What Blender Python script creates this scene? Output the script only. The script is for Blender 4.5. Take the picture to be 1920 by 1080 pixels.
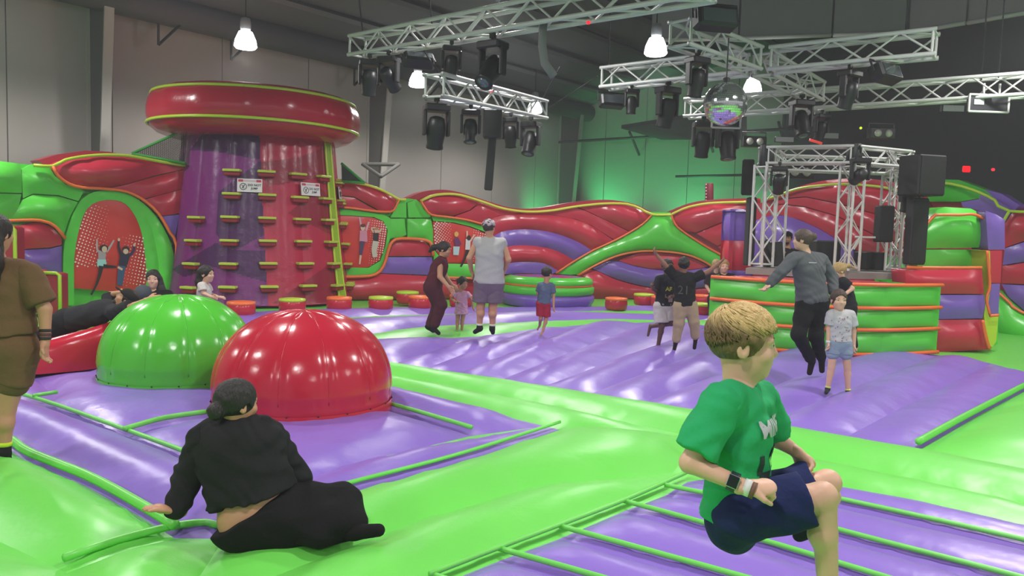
import bpy, bmesh, math, random
import numpy as np
from mathutils import Vector, Matrix, geometry
from mathutils.bvhtree import BVHTree

random.seed(7); np.random.seed(7)
SC = bpy.context.scene
COL = SC.collection
for o in list(bpy.data.objects): bpy.data.objects.remove(o)

# ------------------------------------------------------------------ camera
FPX = 1450.0; EYE = 1.64; PITCH = math.radians(4.34); ROLL = math.radians(1.8)
cam_d = bpy.data.cameras.new('camera'); cam_d.sensor_width = 36; cam_d.lens = FPX / 1920 * 36
cam_d.clip_end = 200
cam = bpy.data.objects.new('camera', cam_d); COL.objects.link(cam)
CM = Matrix.Rotation(math.pi/2 - PITCH, 4, 'X') @ Matrix.Rotation(ROLL, 4, 'Z')
cam.matrix_world = Matrix.Translation((0, 0, EYE)) @ CM
SC.camera = cam
CMN = np.array(CM.to_3x3()); CAMP = np.array([0, 0, EYE])

# ------------------------------------------------------------------ world, exposure
wd = bpy.data.worlds.new('world'); SC.world = wd; wd.use_nodes = True
wd.node_tree.nodes['Background'].inputs[0].default_value = (0.80, 0.80, 0.82, 1)
wd.node_tree.nodes['Background'].inputs[1].default_value = 0.42
SC.view_settings.view_transform = 'Standard'; SC.view_settings.look = 'None'
SC.view_settings.gamma = 1.0; SC.view_settings.use_curve_mapping = False
SC.view_settings.exposure = 0.2
LAMP_W = 500.0        # each high-bay lamp

# ------------------------------------------------------------------ pixel helpers (1920 x 1080)
def ray(px, py):
    return CMN @ np.array([(px-960)/FPX, (540-py)/FPX, -1.0])
def at(px, py, d):                    # the point of that pixel's ray at forward distance d
    r = ray(px, py); return CAMP + r*(d/r[1])
def gnd(px, py, z=0.0):
    r = ray(px, py); return CAMP + r*((z-EYE)/r[2])
def ppm(d): return FPX/d

# ------------------------------------------------------------------ materials
def lin(h):
    h = h.lstrip('#'); c = [int(h[i:i+2], 16)/255 for i in (0, 2, 4)]
    return tuple(((v+.055)/1.055)**2.4 if v > .04045 else v/12.92 for v in c) + (1,)
MATS = {}
def mat(name, hexc, rough=.5, metal=0, bump=0, bscale=20, stretch=None, var=0, vscale=3, coat=0, emit=0, spec=.5, alpha=None, bdist=.02):
    if name in MATS: return MATS[name]
    m = bpy.data.materials.new(name); m.use_nodes = True; nt = m.node_tree; b = nt.nodes['Principled BSDF']
    c = lin(hexc)
    b.inputs['Base Color'].default_value = c; b.inputs['Roughness'].default_value = rough
    b.inputs['Metallic'].default_value = metal; b.inputs['Specular IOR Level'].default_value = spec
    if coat: b.inputs['Coat Weight'].default_value = coat; b.inputs['Coat Roughness'].default_value = .12
    if emit: b.inputs['Emission Color'].default_value = c; b.inputs['Emission Strength'].default_value = emit
    tc = nt.nodes.new('ShaderNodeTexCoord'); src = tc.outputs['Object']
    if stretch:
        mp = nt.nodes.new('ShaderNodeMapping'); mp.inputs['Scale'].default_value = stretch
        nt.links.new(src, mp.inputs[0]); src = mp.outputs[0]
    if bump:
        n = nt.nodes.new('ShaderNodeTexNoise'); n.inputs['Scale'].default_value = bscale; n.inputs['Detail'].default_value = 3
        nt.links.new(src, n.inputs['Vector'])
        bp = nt.nodes.new('ShaderNodeBump'); bp.inputs['Strength'].default_value = bump; bp.inputs['Distance'].default_value = bdist
        nt.links.new(n.outputs['Fac'], bp.inputs['Height']); nt.links.new(bp.outputs[0], b.inputs['Normal'])
    if var:
        n2 = nt.nodes.new('ShaderNodeTexNoise'); n2.inputs['Scale'].default_value = vscale; n2.inputs['Detail'].default_value = 4
        nt.links.new(src, n2.inputs['Vector'])
        mx = nt.nodes.new('ShaderNodeMix'); mx.data_type = 'RGBA'
        mx.inputs[6].default_value = tuple(v*(1-var) for v in c[:3])+(1,)
        mx.inputs[7].default_value = tuple(min(1, v*(1+var)) for v in c[:3])+(1,)
        nt.links.new(n2.outputs['Fac'], mx.inputs[0]); nt.links.new(mx.outputs[2], b.inputs['Base Color'])
    MATS[name] = m; return m

def vinyl(name, hexc, rough=.27, bump=.1, bs=5):
    return mat(name, hexc, rough, bump=bump, bscale=bs, var=.05, vscale=1.5, bdist=.05, spec=.5)
V_GREEN = vinyl('vinyl_green', '#5acb45'); V_PURP = vinyl('vinyl_purple', '#7d5cb8'); V_RED = vinyl('vinyl_red', '#c22f45')
V_LIME = vinyl('vinyl_lime', '#b9d23a', .35); V_ORANGE = vinyl('vinyl_orange', '#f2713a', .35); V_YEL = vinyl('vinyl_yellow', '#d9da4a', .35)
V_DGREEN = vinyl('vinyl_mid_green', '#3fae2e'); V_DRED = vinyl('vinyl_dark_red', '#a6283c', .3)
V_FLOORG = vinyl('vinyl_floor_green', '#6fd255', .36, .12); V_FLOORP = vinyl('vinyl_floor_purple', '#8a6cc6', .33, .2, 4)
V_RPRINT = vinyl('vinyl_print_red', '#d2352f', .4); M_WHITE = mat('print_white', '#ecdcd8', .5)
M_BLACK = mat('black_plastic', '#17181a', .45); M_DARK = mat('dark_metal', '#26282b', .5, .3)
M_ALU = mat('aluminium', '#cdcdca', .42, .15); M_STEELG = mat('grey_steel', '#55534f', .7)
M_ROPE = mat('green_rope', '#2f8f3a', .7)

# ------------------------------------------------------------------ object helpers
WL = {}
def link(o, parent=None, loc=(0, 0, 0)):
    COL.objects.link(o); l = np.array(loc, float)
    if parent is not None:
        o.parent = parent; o.location = l - WL[parent.name]
    else: o.location = l
    WL[o.name] = l; return o
def tagit(o, label=None, cat=None, group=None, kind=None):
    if label: o['label'] = label
    if cat: o['category'] = cat
    if group: o['group'] = group
    if kind: o['kind'] = kind
    return o
def empty(name, loc, label=None, cat=None, group=None, kind=None):
    o = bpy.data.objects.new(name, None); o.empty_display_size = .2; link(o, None, loc)
    return tagit(o, label, cat, group, kind)
def mesh_data(name, V, Fc, mats, smooth=True, fmat=None):
    me = bpy.data.meshes.new(name); V = np.asarray(V, np.float32)
    if isinstance(Fc, np.ndarray):
        n, k = Fc.shape; flat = Fc.astype(np.int32).ravel(); tot = np.full(n, k, np.int32)
    else:
        n = len(Fc); tot = np.array([len(f) for f in Fc], np.int32); flat = np.array([i for f in Fc for i in f], np.int32)
    me.vertices.add(len(V)); me.vertices.foreach_set('co', V.ravel())
    me.loops.add(len(flat)); me.loops.foreach_set('vertex_index', flat)
    me.polygons.add(n); st = np.zeros(n, np.int32); st[1:] = np.cumsum(tot)[:-1]
    me.polygons.foreach_set('loop_start', st); me.polygons.foreach_set('loop_total', tot)
    for m in (mats if isinstance(mats, (list, tuple)) else [mats]): me.materials.append(m)
    if fmat is not None: me.polygons.foreach_set('material_index', np.asarray(fmat, np.int32))
    me.polygons.foreach_set('use_smooth', np.full(n, bool(smooth)))
    me.update(calc_edges=True); me.validate(); return me
def mk(name, V, Fc, mats, parent=None, smooth=True, fmat=None, origin=None):
    V = np.asarray(V, float)
    if parent is not None: org = WL[parent.name]
    elif origin is not None: org = np.array(origin, float)
    else: org = np.array([(V[:, 0].min()+V[:, 0].max())/2, (V[:, 1].min()+V[:, 1].max())/2, V[:, 2].min()])
    o = bpy.data.objects.new(name, mesh_data(name, V-org, Fc, mats, smooth, fmat))
    return link(o, parent, org)
def place(name, me, M, parent=None):          # shared mesh data at a world matrix (parents never rotate here)
    o = bpy.data.objects.new(name, me); COL.objects.link(o)
    M = Matrix(M) if not isinstance(M, Matrix) else M
    o.parent = parent
    o.matrix_basis = (Matrix.Translation(-Vector(WL[parent.name])) @ M) if parent is not None else M
    WL[o.name] = np.array(M.translation); return o

class G:                                       # gathers faces for one mesh
    def __init__(s): s.V = []; s.F = []; s.M = []
    def add(s, V, F, m=0):
        k = len(s.V); s.V += [tuple(v) for v in V]; s.F += [tuple(i+k for i in f) for f in F]; s.M += [m]*len(F)
    def box(s, c, size, M=None, m=0, bev=0):
        hx, hy, hz = (v/2 for v in size)
        if bev:
            b = bev; V = []; 
            for sx in (-1, 1):
                for sy in (-1, 1):
                    for sz in (-1, 1):
                        V += [(sx*hx, sy*(hy-b), sz*(hz-b)), (sx*(hx-b), sy*hy, sz*(hz-b)), (sx*(hx-b), sy*(hy-b), sz*hz)]
            def idx(sx, sy, sz, a): return ((((sx > 0)*2+(sy > 0))*2)+(sz > 0))*3+a
            F = []
            for sx in (-1, 1): F.append([idx(sx, a, b_, 0) for a, b_ in ((-1, -1), (1, -1), (1, 1), (-1, 1))][::sx])
            for sy in (-1, 1): F.append([idx(a, sy, b_, 1) for a, b_ in ((-1, -1), (1, -1), (1, 1), (-1, 1))][::-sy])
            for sz in (-1, 1): F.append([idx(a, b_, sz, 2) for a, b_ in ((-1, -1), (1, -1), (1, 1), (-1, 1))][::sz])
            for a in (-1, 1):
                for b_ in (-1, 1):
                    F.append([idx(a, b_, -1, 0), idx(a, b_, 1, 0), idx(a, b_, 1, 1), idx(a, b_, -1, 1)][::a*b_])
                    F.append([idx(a, -1, b_, 0), idx(a, 1, b_, 0), idx(a, 1, b_, 2), idx(a, -1, b_, 2)][::-a*b_])
                    F.append([idx(-1, a, b_, 1), idx(1, a, b_, 1), idx(1, a, b_, 2), idx(-1, a, b_, 2)][::a*b_])
                    for c_ in (-1, 1): F.append([idx(a, b_, c_, 0), idx(a, b_, c_, 1), idx(a, b_, c_, 2)][::a*b_*c_])
        else:
            V = [(x*hx, y*hy, z*hz) for x in (-1, 1) for y in (-1, 1) for z in (-1, 1)]
            F = [(0, 1, 3, 2), (4, 6, 7, 5), (0, 4, 5, 1), (2, 3, 7, 6), (0, 2, 6, 4), (1, 5, 7, 3)]
        if M is not None: V = [M @ Vector(v) for v in V]
        s.add([(v[0]+c[0], v[1]+c[1], v[2]+c[2]) for v in V], F, m)
    def lathe(s, prof, seg=24, M=None, c=(0, 0, 0), m=0, cap=True):
        V = []; n = len(prof)
        for i in range(seg):
            a = 2*math.pi*i/seg
            for r, z in prof: V.append((r*math.cos(a), r*math.sin(a), z))
        F = []
        for i in range(seg):
            j = (i+1) % seg
            for k in range(n-1): F.append((i*n+k, j*n+k, j*n+k+1, i*n+k+1))
        if cap:
            F.append([i*n for i in range(seg)][::-1]); F.append([i*n+n-1 for i in range(seg)])
        if M is not None: V = [M @ Vector(v) for v in V]
        s.add([(v[0]+c[0], v[1]+c[1], v[2]+c[2]) for v in V], F, m)
    def tube(s, pts, r, seg=6, m=0, closed=False):
        V, F = tube_geo(pts, r, seg, closed); s.add(V, F, m)
    def build(s, name, mats, parent=None, smooth=False, origin=None):
        return mk(name, s.V, s.F, mats, parent, smooth, s.M, origin)

def tube_geo(pts, r, seg=6, closed=False):
    P = np.asarray(pts, float); n = len(P)
    rr = np.full(n, r) if np.isscalar(r) else np.asarray(r, float)
    T = np.gradient(P, axis=0)
    if closed: T = np.roll(P, -1, 0)-np.roll(P, 1, 0)
    T /= np.linalg.norm(T, axis=1)[:, None]+1e-9
    up = np.array([0, 0, 1.]) if abs(T[0, 2]) < .9 else np.array([1., 0, 0])
    u = np.cross(T[0], up); u /= np.linalg.norm(u); V = []
    for i in range(n):
        u = u-T[i]*u.dot(T[i]); u /= np.linalg.norm(u)+1e-9; w = np.cross(T[i], u)
        for k in range(seg):
            a = 2*math.pi*k/seg; V.append(P[i]+rr[i]*(math.cos(a)*u+math.sin(a)*w))
    F = []
    for i in range(n if closed else n-1):
        j = (i+1) % n
        for k in range(seg):
            l = (k+1) % seg; F.append((i*seg+k, i*seg+l, j*seg+l, j*seg+k))
    if not closed:
        F.append(tuple(range(seg))[::-1]); F.append(tuple((n-1)*seg+k for k in range(seg)))
    return V, F
def tube(name, pts, r, m, parent=None, seg=6, closed=False):
    V, F = tube_geo(pts, r, seg, closed); return mk(name, V, F, m, parent)
def spline(P, step):                           # Catmull-Rom through P, resampled
    P = np.asarray(P, float)
    if len(P) == 2: P = np.vstack([P[0], P.mean(0), P[1]])
    Q = np.vstack([2*P[0]-P[1], P, 2*P[-1]-P[-2]]); out = []
    for i in range(1, len(Q)-2):
        n = max(2, int(np.linalg.norm(Q[i+1]-Q[i])/step))
        for t in np.arange(n)/n:
            out.append(.5*((2*Q[i])+(-Q[i-1]+Q[i+1])*t+(2*Q[i-1]-5*Q[i]+4*Q[i+1]-Q[i+2])*t*t+(-Q[i-1]+3*Q[i]-3*Q[i+1]+Q[i+2])*t**3))
    out.append(Q[-2]); return np.array(out)
def densify(P, step, closed=True):
    P = np.asarray(P, float); out = []; n = len(P)
    for i in range(n if closed else n-1):
        a, b = P[i], P[(i+1) % n]; k = max(1, int(round(np.linalg.norm(b-a)/step)))
        for t in range(k): out.append(a+(b-a)*t/k)
    if not closed: out.append(P[-1])
    return np.array(out)

# ------------------------------------------------------------------ puffed (inflated) panels from an outline in a chart
def pillow(name, poly, chart, m, parent, thick=.12, rad=None, res=.1, base=0., skirt=.3, smooth_it=12, wr=0.0):
    B = densify(poly, res); 
    keep = np.linalg.norm(B-np.roll(B, 1, 0), axis=1) > 1e-4; B = B[keep]
    lo, hi = B.min(0), B.max(0)
    def dist(Q):
        out = np.full(len(Q), 1e9); A = B; D = np.roll(B, -1, 0)-B; L = (D**2).sum(1)+1e-12
        for c0 in range(0, len(Q), 4000):
            q = Q[c0:c0+4000]; w = q[:, None, :]-A[None]
            t = np.clip((w*D[None]).sum(2)/L, 0, 1); d = np.sqrt(((w-t[..., None]*D)**2).sum(2)).min(1); out[c0:c0+4000] = d
        return out
    def inside(Q):
        x, y = Q[:, 0], Q[:, 1]; c = np.zeros(len(Q), bool); A = B; C = np.roll(B, -1, 0)
        for (x1, y1), (x2, y2) in zip(A, C):
            k = ((y1 > y) != (y2 > y)); 
            if y1 != y2: c ^= k & (x < (x2-x1)*(y-y1)/(y2-y1)+x1)
        return c
    xs = np.arange(lo[0]+res/2, hi[0], res); ys = np.arange(lo[1]+res/2, hi[1], res*.866)
    GX, GY = np.meshgrid(xs, ys); GX = GX+(np.arange(len(ys))[:, None] % 2)*res*.5
    Q = np.stack([GX.ravel(), GY.ravel()], 1); Q = Q[inside(Q)] if len(Q) else Q.reshape(0, 2)
    if len(Q): Q = Q[dist(Q) > res*.45]
    pts = [Vector(p) for p in np.vstack([B, Q])]; n = len(B)
    v2, e2, f2, ov, oe, of = geometry.delaunay_2d_cdt(pts, [], [list(range(n))], 1, 1e-6)
    P2 = np.array([(v.x, v.y) for v in v2]); 
    if not len(P2): return None
    d = dist(P2); edge = d < 1e-5
    R = rad if rad else max(d.max(), 1e-3)
    t = np.clip(d/R, 0, 1); h = thick*np.sqrt(np.clip(1-(1-t)**2, 0, 1))
    E = np.array([(a, b) for a, b in e2], int); deg = np.bincount(E.ravel(), minlength=len(P2)).astype(float)
    for _ in range(smooth_it):
        s = np.bincount(E[:, 0], h[E[:, 1]], len(P2))+np.bincount(E[:, 1], h[E[:, 0]], len(P2))
        h = np.where(edge, h, .5*h+.5*s/np.maximum(deg, 1))
    if wr: h = h+wr*np.clip(d/(.3*R), 0, 1)*np.sin(P2[:, 0]*9+3*np.sin(P2[:, 1]*5))*np.sin(P2[:, 1]*11+P2[:, 0]*4)
    V = chart(P2, base+h)
    Fs = [tuple(f) for f in f2]
    a, b, c = (V[i] for i in Fs[0][:3]); nv = chart(P2[:1], np.array([1.]))[0]-chart(P2[:1], np.array([0.]))[0]
    flip = np.dot(np.cross(b-a, c-a), nv) < 0
    if flip: Fs = [f[::-1] for f in Fs]
    V = list(V)
    if skirt:
        cnt = {}
        for f in Fs:
            for i in range(len(f)): cnt[(f[i], f[(i+1) % len(f)])] = 1
        be = [(i, j) for (i, j) in cnt if (j, i) not in cnt]
        ids = sorted({i for e in be for i in e}); k0 = len(V); mp = {i: k for k, i in enumerate(ids)}
        top = chart(P2[ids], np.full(len(ids), base)); bot = chart(P2[ids], np.full(len(ids), base-skirt))
        V += list(top)+list(bot); m_ = len(ids)
        for i, j in be: Fs.append((k0+mp[j], k0+mp[i], k0+m_+mp[i], k0+m_+mp[j]))
    return mk(name, np.array(V), Fs, m, parent)

# chart of the floor
def floor_chart(Q, n): return np.stack([Q[:, 0], Q[:, 1], np.broadcast_to(n, len(Q))], 1)
def gp(pts, z=0.): return np.array([gnd(x, y, z)[:2] for x, y in pts])

# chart of the inflatable enclosure: a curve in plan, walls rise from it
_pl = [(-260, 12.4), (-120, 13.0), (0, 13.6), (200, 14.9), (345, 15.9), (520, 16.8), (700, 17.5), (850, 18.4), (985, 19.2), (1120, 19.8), (1230, 20.0), (1330, 19.7), (1400, 19.2), (1560, 17.9), (1750, 16.2), (1920, 14.9), (2080, 13.9)]
PLAN = spline(np.array([((px-960)/FPX*d, d) for px, d in _pl]), .15)
PS = np.concatenate([[0], np.cumsum(np.linalg.norm(np.diff(PLAN, axis=0), axis=1))])
_t = np.gradient(PLAN, axis=0); _t /= np.linalg.norm(_t, axis=1)[:, None]
for _ in range(10): _t[1:-1] = (_t[:-2]+_t[1:-1]+_t[2:])/3
PN = np.stack([_t[:, 1], -_t[:, 0]], 1); PN /= np.linalg.norm(PN, axis=1)[:, None]
def wall_chart(Q, n):
    s = Q[:, 0]; x = np.interp(s, PS, PLAN[:, 0]); y = np.interp(s, PS, PLAN[:, 1])
    nx = np.interp(s, PS, PN[:, 0]); ny = np.interp(s, PS, PN[:, 1])
    return np.stack([x+nx*n, y+ny*n, Q[:, 1]], 1)
def wuv(px, py):
    r = ray(px, py); a = PLAN[:-1]; e = PLAN[1:]-a
    den = r[0]*e[:, 1]-r[1]*e[:, 0]; den[np.abs(den) < 1e-9] = 1e-9
    t = (a[:, 0]*e[:, 1]-a[:, 1]*e[:, 0])/den; u = (a[:, 0]*r[1]-a[:, 1]*r[0])/den
    ok = (u >= -.001) & (u <= 1.001) & (t > 0); i = np.where(ok)[0]
    i = i[np.argmin(t[i])]
    return np.array([PS[i]+u[i]*(PS[i+1]-PS[i]), EYE+r[2]*t[i]])
def wp(pts): return np.array([wuv(x, y) for x, y in pts])
def sm(pts, step=8): return [tuple(p) for p in spline(np.array(pts, float), step)]   # smooth a pixel polyline
def wtube(name, pts, r, m, parent, off=.03):
    P = spline(wp(pts), .12); return tube(name, wall_chart(P, np.full(len(P), off)), r, m, parent, 6)
def wpanel(name, pts, m, parent, thick=.16, rad=None, res=.1, base=0., skirt=.5, **k):
    return pillow(name, wp(pts), wall_chart, m, parent, thick, rad, res, base, skirt, **k)

# ================================================================== THE BUILDING
DA = np.array([.63, .77]); DA /= np.linalg.norm(DA); DN = np.array([DA[1], -DA[0]])     # along the left wall / across the hall
W0 = np.array([-7.24, 20.2]); EAVE = 6.5; SLOPE = .18
def hall(a, c, z): p = W0+DA*a+DN*c; return np.array([p[0], p[1], z])
M_WALL = mat('wall_panel_paint', '#a49c97', .85, bump=.05, bscale=40, var=.06, vscale=.7)
M_WALLD = mat('dark_wall_paint', '#4c4d50', .9)
M_CEIL = mat('dark_ceiling_paint', '#56585b', .9, bump=.1, bscale=8)
M_BULK = mat('grey_insulation', '#7f8183', .9, var=.05)
M_CONC = mat('concrete_floor', '#4a4a4a', .8, var=.1)

fl = empty('floor', (0, 9, -.3), kind='structure')
mk('concrete_slab', [(-40, -12, -.35), (40, -12, -.35), (40, 45, -.35), (-40, 45, -.35)], [(0, 1, 2, 3)], M_CONC, fl, False)
mk('base_sheet', [(-12, -1.5, -.075), (13, -1.5, -.075), (13, 21, -.075), (-12, 21, -.075)], [(0, 1, 2, 3)], V_FLOORG, fl, False)

def slab(name, a0, a1, z0, z1, th, m, parent, wall='left', c=0):
    g = G()
    def pt(a, z, o): return hall(a, c+o, z) if wall == 'left' else hall(c+o, a, z)
    V = [pt(a, z, o) for a in (a0, a1) for z in (z0, z1) for o in (0, -th if wall == 'left' else th)]
    g.add(V, [(0, 1, 3, 2), (4, 6, 7, 5), (0, 4, 5, 1), (2, 3, 7, 6), (0, 2, 6, 4), (1, 5, 7, 3)])
    return g.build(name, m, parent)
wl = empty('wall_left', hall(0, 0, -.3), kind='structure')
LEN_A = 15.0                                    # the corner is this far along
edges = [-24, -19, -14, -9, -5.2, -3.1, -.4, 2.2, 4.9, 7.5, 10.1, 12.6, LEN_A]
for a, b in zip(edges[:-1], edges[1:]): slab('wall_panel', a+.012, b-.012, -.35, EAVE+.3, .12, M_WALL, wl)
slab('seam_backing', -24, LEN_A, -.35, EAVE+.3, .1, M_WALLD, wl, c=-.05)
wb = empty('wall_back', hall(LEN_A, 8, -.3), kind='structure')
ed = [0, 1.6, 3.4, 5.2, 7.0, 8.6]
for a, b in zip(ed[:-1], ed[1:]): slab('wall_panel', a+.012, b-.012, -.35, 9.0, .12, M_WALL, wb, 'back', LEN_A)
slab('dark_wall_panel', 8.6, 34, -.35, 12, .12, M_WALLD, wb, 'back', LEN_A)
slab('seam_backing', 0, 9, -.35, 9, .1, M_WALLD, wb, 'back', LEN_A+.05)
ce = empty('ceiling', hall(0, 8, EAVE), kind='structure')
def cz(c): return EAVE+SLOPE*min(c, 18)-SLOPE*max(0, c-18)
mk('roof_deck', [hall(-30, -.3, cz(-.3)), hall(LEN_A+.3, -.3, cz(-.3)), hall(LEN_A+.3, 18, cz(18)), hall(-30, 18, cz(18)), hall(LEN_A+.3, 36, cz(36)), hall(-30, 36, cz(36))], [(0, 1, 2, 3), (3, 2, 4, 5)], M_CEIL, ce, False)
for k in range(11):                              # purlins
    c = .8+k*1.55; g = G(); P = [hall(-24, c, cz(c)-.12), hall(LEN_A, c, cz(c)-.12)]
    g.tube(P, .09, 4); g.build('purlin', M_CEIL, ce)
g = G(); g.tube([hall(-24, .75, EAVE-.15), hall(LEN_A, .75, EAVE-.15)], .33, 14); g.build('eave_beam', mat('eave_paint', '#47484b', .8), ce, True)
for a in (-2.4, -.6, 3.2, 6.0):
    g = G(); g.tube([hall(a, .75, EAVE-.3), hall(a, .75, EAVE-.95)], .03, 4); g.tube([hall(a, .75, EAVE-.95), hall(a+.5, .9, EAVE-.35)], .03, 4); g.build('hanger_bracket', M_DARK, ce)
# tapered steel columns on the left wall
M_COLW = mat('column_web', '#5c5a58', .7); M_COLF = mat('column_flange', '#a8a29d', .7)
def column(a, c0=.35, c1=.95, parent=wl):
    g = G(); w = .1
    g.add([hall(a-.03, 0, -.3), hall(a+.03, 0, -.3), hall(a+.03, c0, -.3), hall(a-.03, c0, -.3), hall(a-.03, 0, EAVE), hall(a+.03, 0, EAVE), hall(a+.03, c1, EAVE), hall(a-.03, c1, EAVE)],
          [(0, 1, 5, 4), (1, 2, 6, 5), (2, 3, 7, 6), (3, 0, 4, 7), (4, 5, 6, 7)], 0)
    for (p, q) in ((0, 0), (c0, c1)):
        g.add([hall(a-w, p, -.3), hall(a+w, p, -.3), hall(a+w, p+.04, -.3), hall(a-w, p+.04, -.3), hall(a-w, q, EAVE), hall(a+w, q, EAVE), hall(a+w, q+.04, EAVE), hall(a-w, q+.04, EAVE)],
              [(0, 1, 5, 4), (1, 2, 6, 5), (2, 3, 7, 6), (3, 0, 4, 7), (4, 5, 6, 7)], 1)
    g.build('steel_column', [M_COLW, M_COLF], parent)
column(-3.55); column(4.4); column(14.2, .5, 1.0)
for c in (3.2, 6.2, 8.8):                         # braces and conduits on the back wall
    g = G(); g.tube([hall(LEN_A-.1, c, 4.6), hall(LEN_A-.9, c, 5.4)], .05, 5); g.build('wall_brace', M_DARK, wb)
g = G(); g.tube([hall(LEN_A-.9, -.6, 5.15), hall(LEN_A-.9, 9.5, 5.15)], .055, 5); g.build('conduit_pipe', M_DARK, wb)
g = G(); g.tube([hall(LEN_A-.9, 5.2, 3.7), hall(LEN_A-.9, 10.5, 3.7)], .045, 5); g.build('conduit_pipe', M_DARK, wb)
# dark canopy slab near the back wall
g = G(); P = [at(1165, 241, 27.5), at(1240, 262, 27.5), at(1400, 262, 24), at(1400, 205, 21)]
V = [p for p in P]+[p+np.array([0, 0, .12]) for p in P]
g.add(V, [(3, 2, 1, 0), (4, 5, 6, 7), (0, 1, 5, 4), (1, 2, 6, 5), (2, 3, 7, 6), (3, 0, 4, 7)]); o = g.build('loft_deck', mat('loft_dark', '#2f3532', .8))
tagit(o, 'dark loft deck jutting out high above the green lit back wall', 'deck')
# grey bulkhead panels hanging top right
bk = empty('trim_1', at(1550, 66, 20), kind='structure')
bl = [(1220, 76, 20.8), (1385, 72, 20.3), (1560, 66, 20), (1702, 62, 19.6), (1812, 43, 18.4), (1930, 23, 17.2), (2080, -2, 15.7)]
for (x0, y0, d0), (x1, y1, d1) in zip(bl[:-1], bl[1:]):
    a, b = at(x0+2, y0, d0), at(x1-2, y1, d1); up = np.array([0, 0, 2.2]); th = np.array([0, .1, 0])
    mk('bulkhead_panel', [a, b, b+up, a+up, a+th, b+th, b+up+th, a+up+th], [(0, 1, 2, 3), (5, 4, 7, 6), (0, 4, 5, 1)], M_BULK, bk, False)
    tube('bulkhead_edge', [a, b], .055, mat('bulkhead_trim', '#b9bdbb', .5), bk, 6)

# ---------------- high-bay lamps: a grid under the roof, rows parallel to the left wall
M_LAMP = mat('lamp_glass', '#fbfcff', .3, emit=14.0)
def lamp_proto():
    g = G(); g.lathe([(.09, .02), (.14, 0), (.21, -.16), (.235, -.3), (.2, -.34), (.05, -.35)], 20); a = mesh_data('bell', g.V, g.F, M_LAMP, True)
    g = G(); g.lathe([(.03, .3), (.09, .28), (.11, .2), (.11, .06), (.09, .02)], 16); b = mesh_data('ballast', g.V, g.F, mat('ballast_grey', '#8c8f92', .5), True)
    g = G(); g.tube([(0, 0, .28), (0, 0, 1.0)], .012, 5); c = mesh_data('hook_rod', g.V, g.F, M_DARK, False)
    return a, b, c
LB = lamp_proto(); LG = np.array([-5.8, 16.7]); LAMPZ = 5.62
lab = {(0, 0): 'bright high-bay lamp hanging above the climbing tower', (1, 0): 'bright high-bay lamp half hidden behind a moving head near the white column', (2, 0): 'bright high-bay lamp glowing through the end of the short truss',
       (1, 1): 'bright high-bay lamp left of the truss crossing', (2, 1): 'bright high-bay lamp right behind the mirror ball'}
for i in range(-5, 3):
    for j in range(0, 4):
        p = LG+DA*5*i+DN*7*j
        if p[1] < -6 or p[0] > 15 or p[0] < -13 or p[1] > 30: continue
        if j >= 2 and i >= 2: continue            # the far right of the hall is unlit
        hb = empty('high_bay_lamp', (p[0], p[1], LAMPZ), lab.get((i, j), 'bright high-bay lamp under the roof outside the picture'), 'lamp', 'high-bay lamps under the roof')
        for n_, me in zip(('bell', 'ballast', 'hook_rod'), LB): place(n_, me, Matrix.Translation((p[0], p[1], LAMPZ)), hb)
        ld = bpy.data.lights.new('lamp_light', 'SPOT'); ld.energy = LAMP_W; ld.spot_size = math.radians(168); ld.spot_blend = .5; ld.shadow_soft_size = .24; ld.color = (1, .985, .96)
        lo = bpy.data.objects.new('lamp_light', ld); link(lo, hb, (p[0], p[1], LAMPZ-.42))
# green uplights behind the enclosure
M_UP = mat('uplight_can', '#1b1c1e', .5); M_UPE = mat('uplight_lens', '#20ff70', .3, emit=6)
def uplight(p, power, tgt, label, size=70):
    r = empty('uplight', p, label, 'stage light', 'green uplights behind the inflatable wall')
    g = G(); g.lathe([(.1, 0), (.11, .02), (.11, .22), (.1, .24)], 14, c=p); g.build('can', M_UP, r, True)
    g = G(); g.lathe([(.02, .245), (.09, .245)], 14, c=p); g.build('lens', M_UPE, r)
    ld = bpy.data.lights.new('green_light', 'SPOT'); ld.energy = power; ld.color = (.03, 1, .28); ld.spot_size = math.radians(size); ld.spot_blend = .9; ld.shadow_soft_size = .1
    lo = bpy.data.objects.new('green_light', ld); q = np.array(p)+np.array([0, 0, .3]); link(lo, r, q)
    lo.rotation_euler = (Vector(tgt)-Vector(q)).to_track_quat('-Z', 'Y').to_euler()
uplight(hall(12.6, 1.1, 1.1), 170, hall(12.9, 0, 2.6), 'green uplight washing the left wall beside the corner', 90)
uplight(hall(LEN_A-1.4, 1.5, 1.2), 400, hall(LEN_A, 2.6, 4.5), 'green uplight washing the back wall beside the corner column', 95)
uplight(hall(LEN_A-1.6, 5.5, 1.2), 290, hall(LEN_A, 5.2, 4.0), 'green uplight washing the middle of the back wall', 100)
uplight(hall(LEN_A-1.2, 8.2, 1.2), 150, hall(LEN_A, 7.6, 3.6), 'green uplight washing the back wall near the dark curtain', 90)
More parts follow.
